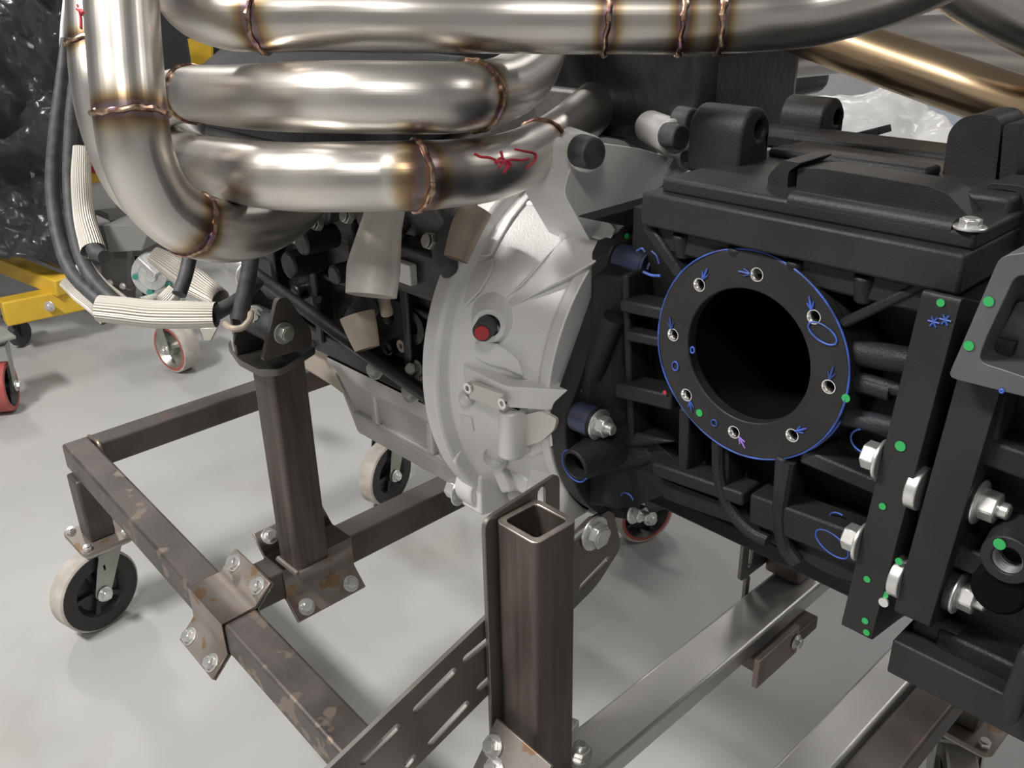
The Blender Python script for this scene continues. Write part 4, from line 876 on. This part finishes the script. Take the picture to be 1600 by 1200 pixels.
# golden return pipe
gp = MB(); gp.tube([PD(1240, 40, 1.02), PD(1330, 74, .99), PD(1450, 116, .95), PD(1600, 168, .90), PD(1760, 222, .86)], .0275, n=40, sub=6); tag(gp.build('exhaust_pipe', M['straw']), 'straight golden-tinted pipe running out to the right edge', 'pipe')

# ------------------------------------------------------------------ hoses and braided sleeves, left
def hose(lst, label, d=1.0, m='rub', name='hose', cat='hose', cap=True, sub=8, grp=None):
    pts = [PD(x, y, k[0] if k else d) for x, y, r, *k in lst]; rr = [r * (k[0] if k else d) / F for x, y, r, *k in lst]
    b = MB(); b.tube(pts, rr, n=22, sub=sub, cap=cap); return tag(b.build(name, M[m]), label, cat, grp)
hose([(100, 60, 5, 1.06), (98, 110, 9, 1.06), (88, 200, 11, 1.06), (82, 290, 11, 1.06), (92, 370, 11, 1.05), (112, 425, 11, 1.03), (145, 460, 11, 1.01), (170, 480, 10, 1.0)], 'outermost black rubber hose looping down left of the header')
hose([(120, 90, 8, 1.04), (112, 180, 10, 1.04), (108, 280, 10, 1.04), (116, 360, 11, 1.03), (135, 420, 11, 1.02), (170, 462, 11, 1.0), (200, 480, 10, 1.0)], 'inner black rubber hose running beside the braided sleeve')
hose([(103, -20, 3, 1.07), (101, 10, 3.5, 1.07), (98, 40, 3.5, 1.07), (97, 80, 4, 1.07), (99, 110, 4, 1.07)], 'thin grey cord dropping along the top left hose', m='white', name='cord', cat='cord')
hose([(128, 230, 13, 1.02), (127, 280, 15, 1.02), (132, 340, 16, 1.02), (146, 392, 19, 1.0)], 'upright pale braided sleeve left of the header', m='braid', name='braided_sleeve', cat='sleeve', cap=False)
hose([(140, 380, 11, 1.0), (152, 396, 12, .99), (163, 401, 10, .98)], 'black hose end poking out of the upright braided sleeve', name='hose_end', cat='hose')
hose([(100, 440, 9, 1.03), (125, 460, 13, 1.03), (150, 480, 13, 1.02), (168, 500, 12, 1.02)], 'short frayed braided sleeve farthest left over the yellow beam', m='braid', name='braided_sleeve', cat='sleeve', cap=False)
hose([(130, 412, 12, 1.03), (155, 445, 13, 1.02), (185, 470, 13, 1.02), (205, 485, 12, 1.02)], 'tan braided sleeve bending under the inner hose', m='braid', name='braided_sleeve', cat='sleeve', cap=False)
hose([(155, 482, 21, .98), (195, 486, 22, .98), (240, 491, 22, .98), (290, 492, 22, .98), (338, 492, 20, .98)], 'thick bright horizontal braided sleeve in front of the red caster', m='braid', name='braided_sleeve', cat='sleeve', cap=False)
hose([(240, 398, 14, 1.1), (275, 420, 20, 1.1), (310, 445, 22, 1.1), (345, 468, 16, 1.08)], 'fanned braided sleeve slanting under the header bend', m='braid', name='braided_sleeve', cat='sleeve', cap=False)
hose([(250, 478, 14, 1.04), (266, 464, 14, 1.04), (275, 452, 12, 1.04)], 'small braided stub behind the thick horizontal sleeve', m='braid', name='braided_sleeve', cat='sleeve', cap=False)
hose([(298, 395, 11, 1.05), (290, 430, 11, 1.04), (280, 460, 11, 1.03)], 'black hose stub entering the small braided stub')
hose([(330, 492, 13, .98), (350, 482, 12, .99), (375, 465, 10, 1.0), (405, 440, 9, 1.02)], 'black hose leaving the right end of the thick sleeve')
hose([(392, 400, 13, .97), (388, 430, 13, .97), (381, 465, 13, .97), (374, 500, 13, .97)], 'upright black hose stub in front of the engine mount')
mkb = MB(); mkb.tube([PD(x, y, d) for x, y, d in ((352, 506, .97), (362, 513, .955), (378, 512, .955), (390, 500, .96), (392, 488, .97))], .0035, n=10, cap=True); tag(mkb.build('cord', M['foilt']), 'tan braided cord looped round the upright hose stub', 'cord')
b = MB(); b.tube([PD(x, y, d) for x, y, d in ((366, 515, .97), (363, 530, .97), (366, 548, 1.0))], .0012, n=8, cap=True); tag(b.build('wire', M['zinc']), 'thin wire hanging down to the mount plate', 'wire')

# ------------------------------------------------------------------ background, left
def free_caster(name, label, fx, fy, r, yaw, wd, tread, core, group=None, cat='caster', off=.03, zp=None):
    t = thing(name, label, cat, (fx, fy, 0), group)
    a = V((cos(yaw), sin(yaw), 0)); b_ = V((-sin(yaw), cos(yaw), 0)); c = V((fx, fy, r)); hw = wd / 2; zp = zp or 2 * r + .05
    w_ = MB(); w_.lathe(c, b_, [(-hw, r * .84), (-hw, r * .97), (-hw * .85, r), (hw * .85, r), (hw, r * .97), (hw, r * .84)], n=48); w_.build('tread', tread, t)
    w_ = MB(); w_.lathe(c, b_, [(-hw * 1.02, r * .80), (-hw * 1.02, r * .90), (hw * 1.02, r * .90), (hw * 1.02, r * .80)], n=48); w_.build('tread_edge', M['red'], t, label='red edge of the tread')
    w_ = MB(); w_.lathe(c, b_, [(-hw * .3, .01), (-hw * .3, r * .6), (-hw, r * .8), (-hw, r * .84), (hw, r * .84), (hw, r * .8), (hw * .3, r * .6), (hw * .3, .01)], n=40); w_.cyl(c - b_ * hw, c + b_ * hw, r * .26, n=20)
    for k in range(4):
        e = a * cos(k * pi / 2 + .4) + V((0, 0, 1)) * sin(k * pi / 2 + .4); w_.bar(c + e * r * .2, c + e * r * .8, .008, hw * 1.7, up=b_)
    w_.build('wheel', core, t)
    top = V((fx, fy, zp)) - a * off; f = MB(); f.bar(top - b_ * (hw + .012), top + b_ * (hw + .012), .07, .006); f.cyl(top, top + V((0, 0, .02)), .035, n=24)
    for s in (-1, 1): f.bar(top + b_ * s * (hw + .01), c + b_ * s * (hw + .01), .034, .004, up=b_)
    f.build('fork', M['fork'], t, bevel=.001)
    f = MB(); f.box((top.x - .06, top.y - .05, zp + .02), (top.x + .06, top.y + .05, zp + .028)); f.build('swivel_plate', M['fork'], t, bevel=.001)
    for s in (-1, 1): bolt(t, c + b_ * s * (hw + .012), b_ * s, .011)
    return t
rw = P(283, 577, Z=0)
free_caster('cart_caster', 'red-rimmed caster wheel with silver spokes below the thick braided sleeve', rw.x, rw.y, .082, radians(12), .06, M['tread'], M['fork'])
lw = P(12, 640, Z=0)
free_caster('cart_caster', 'worn red caster wheel cut off by the left edge of the picture', lw.x, lw.y, .075, radians(-30), .055, M['red'], M['hub'])
rw2 = P(1000, 838, Z=0)
free_caster('cart_caster', 'red caster wheel on the floor just behind the gearbox front flange', rw2.x - .0, rw2.y, .070, radians(70), .05, M['tread'], M['hub'])
# second engine stand behind: grey upright, brown foot, hub with bolts
st = thing('parts_stand', 'grey and brown steel stand with a round plated hub left behind the hoses', 'stand', (-2.9, 1.2, .18))
p = P(210, 380, X=-2.9); 
DS = (P(215, 482, Z=0) - CAM).dot(fwd) / 2.7
def at2(px, py, d): return PD(px, py, d * DS)
b = MB(); q = [at2(160, 352, 2.6), at2(235, 352, 2.6), at2(170, 395, 2.6), at2(222, 392, 2.6)]
b.hexa([q[2], q[3], q[2] + V((-.08, .12, 0)), q[3] + V((-.08, .12, 0)), q[0], q[1], q[0] + V((-.08, .12, 0)), q[1] + V((-.08, .12, 0))]); b.build('housing', M['card'], st, bevel=.004)
b = MB(); b.bar(at2(182, 392, 2.7), at2(187, 470, 2.7), .10, .08); b.build('upright', M['card'], st, bevel=.004)
b = MB(); b.bar(at2(168, 447, 2.62), at2(208, 460, 2.62), .04, .05); b.build('foot_bracket', M['mill'], st, bevel=.003)
for k in ((172, 442), (192, 447)): bolt(st, at2(*k, 2.56), (.5, -.8, .2), .008)
hc = at2(243, 428, 2.3); hn = (CAM - hc).normalized() + V((.1, -.5, -.2)); 
b = MB(); b.lathe(hc, hn, [(-.08, .055), (0, .075), (.02, .072), (.02, .05), (.035, .045), (.035, .018), (.05, .015), (.05, .0001)], n=40); b.build('hub', M['zinc'], st, bevel=.001)
u_, v_ = perp(V(hn))
for k in range(5): t = 2 * pi * k / 5; q = hc + hn.normalized() * .022 + (u_ * cos(t) + v_ * sin(t)) * .055; MB().cyl(q, q + hn.normalized() * .012, .010, n=16).build('hub_plug', M['teal'], st)
b = MB(); b.bar(at2(222, 402, 2.25), at2(250, 428, 2.25), .05, .02); b.build('bracket', M['zinc'], st, bevel=.003)
b = MB(); b.cyl(at2(372, 418, 1.5), at2(392, 432, 1.45), .032, n=28); b.cyl(at2(392, 432, 1.45), at2(397, 435, 1.44), .022, n=24); tag(b.build('pulley', M['zinc'], None, bevel=.002), 'small bright pulley between the header bend and the hoses', 'pulley')
b = MB(); q = at2(322, 520, 1.6); b.hexa([at2(310, 512, 1.6), at2(342, 510, 1.6), at2(310, 512, 1.66), at2(342, 510, 1.66), at2(318, 534, 1.6), at2(330, 534, 1.6), at2(318, 534, 1.66), at2(330, 534, 1.66)]); b.build('lifting_tab', M['fork'], eng, bevel=.003)
# dark second stand post between sleeves
b = MB(); b.bar(at2(222, 400, 2.75), at2(238, 470, 2.75), .06, .05); b.build('upright', M['hub'], st, bevel=.004)
for s_ in (0, 1):
    b = MB(); f_ = at2(190 + s_ * 50, 460, 2.7); b.bar((f_.x, f_.y, 0), (f_.x, f_.y, f_.z + .03), .04, .04, up=(1, 0, 0)); b.build('leg', M['hub'], st, bevel=.003)

# yellow stand with caster
ys = thing('yellow_stand', 'yellow painted steel stand on small black casters under the black plastic', 'stand', (-3.4, .85, 0))
zc = .17
c0 = P(8, 480, Z=.17); c1 = P(150, 455, Z=.17)
yp0 = P(4, 488, Z=.16); yp1 = P(130, 462, Z=.16)
b = MB(); b.bar(yp0 + V((0, 0, 0)), yp1, .07, .085); b.build('foot_beam', M['yel'], ys, bevel=.006, seg=3)
yq0 = P(0, 408, Z=.26); yq1 = P(100, 448, Z=.22)
b = MB(); b.bar(yq0, yq1, .06, .06); b.build('cross_beam', M['yel'], ys, bevel=.006, seg=3)
bolt(ys, P(96, 471, Z=.165) + V((.02, -.045, 0)), (.6, -.8, 0), .012)
cf = P(36, 541, Z=0)
t0 = V((cf.x, cf.y, .05))
b = MB(); b.cyl(t0 + V((-.012, -.008, 0)), t0 + V((.012, .008, 0)), .045, n=28); b.build('wheel', M['rub'], ys, bevel=.006)
b = MB(); b.bar(t0 + V((0, 0, .055)), t0 + V((.02, .012, .055)), .05, .01); b.box((cf.x - .045, cf.y - .035, .104), (cf.x + .045, cf.y + .035, .112)); b.cyl((cf.x, cf.y, .06), (cf.x, cf.y, .105), .02, n=20)
for s in (-1, 1): b.bar(t0 + V((s * .018, s * .012, .05)), t0 + V((s * .018, s * .012, -.008)), .03, .003, up=(.8, .55, 0))
b.build('fork', M['hub'], ys, bevel=.001)
# black plastic sheet: draped rumpled cover
def rumple(name, corners, m, label, cat, amp=.05, n=46, fr=3.2, th=None, group=None):
    b = MB(); g = []
    A_, B_, C_, D_ = corners; nrm = (B_ - A_).cross(D_ - A_).normalized()
    if nrm.dot(CAM - A_) < 0: nrm = -nrm
    for j in range(n + 1):
        row = []
        for i in range(n + 1):
            s = i / n; t = j / n; p = A_.lerp(B_, s).lerp(D_.lerp(C_, s), t)
            z = noise.turbulence(p * fr, 4, True) * amp + amp * .6 * abs(sin(noise.noise(p * fr * .7) * 9))
            row.append(b.bm.verts.new(p + nrm * z))
        g.append(row)
    for j in range(n):
        for i in range(n): b.bm.faces.new([g[j][i], g[j][i + 1], g[j + 1][i + 1], g[j + 1][i]])
    o = b.build(name, m); sd = o.modifiers.new('th', 'SOLIDIFY'); sd.thickness = .003; sd.offset = -1
    return tag(o, label, cat, group)
rumple('plastic_sheet', (PD(-260, 30, 3.4), PD(125, 30, 3.5), PD(160, 455, 3.3), PD(-260, 455, 3.1)), M['bag'], 'rumpled black plastic sheet draped over a covered engine at the left', 'plastic sheet', amp=.22, n=70, fr=2.6)
b = MB(); 
# covered bulk behind the sheet, and the shelf with boxes
b.box((-4.9, .55, .30), (-4.2, 2.0, 1.15)); tag(b.build('covered_crate', M['bag'], None, bevel=.02), 'dark crate standing behind the black plastic sheet', 'crate')
cb = thing('tool_cabinet', 'dark tall tool cabinet far behind the header tubes', 'cabinet', (-5.6, 3.0, 0))
MB().box((-6.2, 1.9, .08), (-5.6, 5.2, 1.25)).build('carcass', M['hub'], cb, bevel=.01)
for k in range(5): d_ = MB().box((-5.60, 1.93 + k * .655, .12), (-5.58, 2.55 + k * .655, 1.21)).build('door', M['hub'], cb, bevel=.006); MB().box((-5.58, 2.46 + k * .655, .85), (-5.56, 2.48 + k * .655, 1.05)).build('handle', M['fork'], d_, bevel=.004)
# box with yellow label
bx = thing('parts_box', 'white parts box with yellow, red and green print behind the header', 'box', at2(155, 280, 3.0))
b0 = at2(138, 232, 3.0); rr1 = V((.72, .66, 0)).normalized(); 
c0 = at2(156, 285, 3.0); f_ = (c0 - CAM); f_.z = 0; f_.normalize(); rgt = V((-f_.y, f_.x, 0)) * -1
b = MB(); b.bar(c0 + f_ * .06 + V((0, 0, -.12)), c0 + f_ * .06 + V((0, 0, .10)), .09, .10, up=f_); b.build('carton', M['label'], bx, bevel=.002)
b = MB(); b.bar(c0 + f_ * .006 + rgt * -.018 + V((0, 0, .0)), c0 + f_ * .006 + rgt * -.018 + V((0, 0, .085)), .045, .004, up=f_); b.build('yellow_print', M['yel'], bx)
b = MB(); q = c0 + rgt * -.012 + V((0, 0, .055)); b.cyl(q + f_ * .006, q + f_ * .002, .016, n=20); b.build('red_print', M['redplug'], bx)
b = MB(); q = c0 + rgt * .018 + V((0, 0, .03)); b.cyl(q + f_ * .006, q + f_ * .002, .012, n=20); b.build('green_print', M['green'], bx)
b = MB(); zz_ = c0.z - .12; b.box((c0.x - .25, c0.y - .02, zz_ - .03), (c0.x + .08, c0.y + .35, zz_)); 
b.build('bench_top', M['card'], bx)
for dx, dy in ((-.22, 0), (.05, 0), (-.22, .32), (.05, .32)): MB().box((c0.x + dx - .015, c0.y + dy - .015 + .01, 0), (c0.x + dx + .015, c0.y + dy + .025, zz_ - .03)).build('bench_leg', M['hub'], bx)
# binder upper-left
b = MB(); q = at2(8, 12, 3.6); b.bar(q + V((0, 0, -.09)), q + V((0, 0, .12)), .16, .02, up=(CAM - q)); tag(b.build('paper_pad', M['label'], None), 'pale printed pad standing above the black plastic at the top left corner', 'pad')
# yellow rag above header
b = MB(); q = P(303, 80, X=-5.50); b.hexa([q + V(k) * 2.2 for k in ((-.03, -.03, -.035), (.03, .03, -.04), (-.04, -.02, -.05), (.02, .04, -.05), (-.045, -.04, .03), (.04, .035, .035), (-.05, -.03, .03), (.03, .045, .03))]); tag(b.build('yellow_rag', M['yel']), 'yellow rag hung on the dark cabinet, seen between the two upper header tubes', 'rag')

# ------------------------------------------------------------------ background, right: wrapped panel and pale body
b = MB(); a_ = PD(1130, 215, 2.6); 
bd = thing('body_panel', 'large pale blue-grey curved body panel on a trestle behind the gearbox', 'body panel', (0.0, 3.6, 0))
g = []; n = 20
for i in range(n + 1):
    t = i / n; row = []
    for j in range(9):
        s = j / 8; x = -1.6 + 3.4 * t; y = 3.3 + 1.2 * s - .5 * sin(pi * t) * (1 - s); z = .62 + .38 * sin(pi * (.15 + .7 * s)) * (.7 + .3 * sin(pi * t)) + .10 * s
        row.append(b.bm.verts.new((x, y, z)))
    g.append(row)
for i in range(n):
    for j in range(8): b.bm.faces.new([g[i][j], g[i][j + 1], g[i + 1][j + 1], g[i + 1][j]])
o = b.build('panel_skin', M['body'], bd); sd = o.modifiers.new('th', 'SOLIDIFY'); sd.thickness = .02
for x in (-1.3, 1.5):
    for y in (3.45, 4.4): MB().box((x - .03, y - .03, 0), (x + .03, y + .03, .66)).build('trestle_leg', M['hub'], bd)
wc = thing('wrapped_crate', 'crate under whitish clear plastic wrap behind the gearbox lugs', 'crate', (-.3, 2.1, 0))
w_ = rumple('plastic_wrap', (PD(1170, 170, 2.35), PD(1420, 150, 2.2), PD(1560, 290, 2.05), PD(1240, 290, 2.2)), M['sheet'], 'x', 'x', amp=.05, n=40, fr=5); del w_['label'], w_['category']; setp(w_, wc)
q = [PD(1200, 290, 2.3), PD(1480, 290, 2.15)]
MB().bar((q[0].x, q[0].y + .75, .42), (q[1].x, q[1].y + .75, .42), .5, .84).build('crate_body', M['body'], wc, bevel=.01)
b = MB(); b.tube([PD(1185, 190, 1.5), PD(1225, 130, 1.5), PD(1270, 85, 1.55), PD(1310, 50, 1.6)], [.026, .028, .028, .028], n=24); tag(b.build('intake_hose', M['rub']), 'thick black hose rising behind the gearbox lugs to the header', 'hose')
b = MB(); b.box((-1.30, .86, 1.0), (-.60, 1.06, 1.12)); b.box((-1.2, 1.0, 1.02), (-.66, 1.25, 1.16)); b.build('intake_manifold', M['black'], eng, bevel=.02, seg=4)

# ------------------------------------------------------------------ ceiling lamp housings
for i, (x, y, e) in enumerate(LAMPS):
    struct(MB().box((x - .66, y - .28, 3.30), (x + .66, y + .28, H)).build('ceiling_lamp_housing_%d' % (i + 1), M['lamp']))
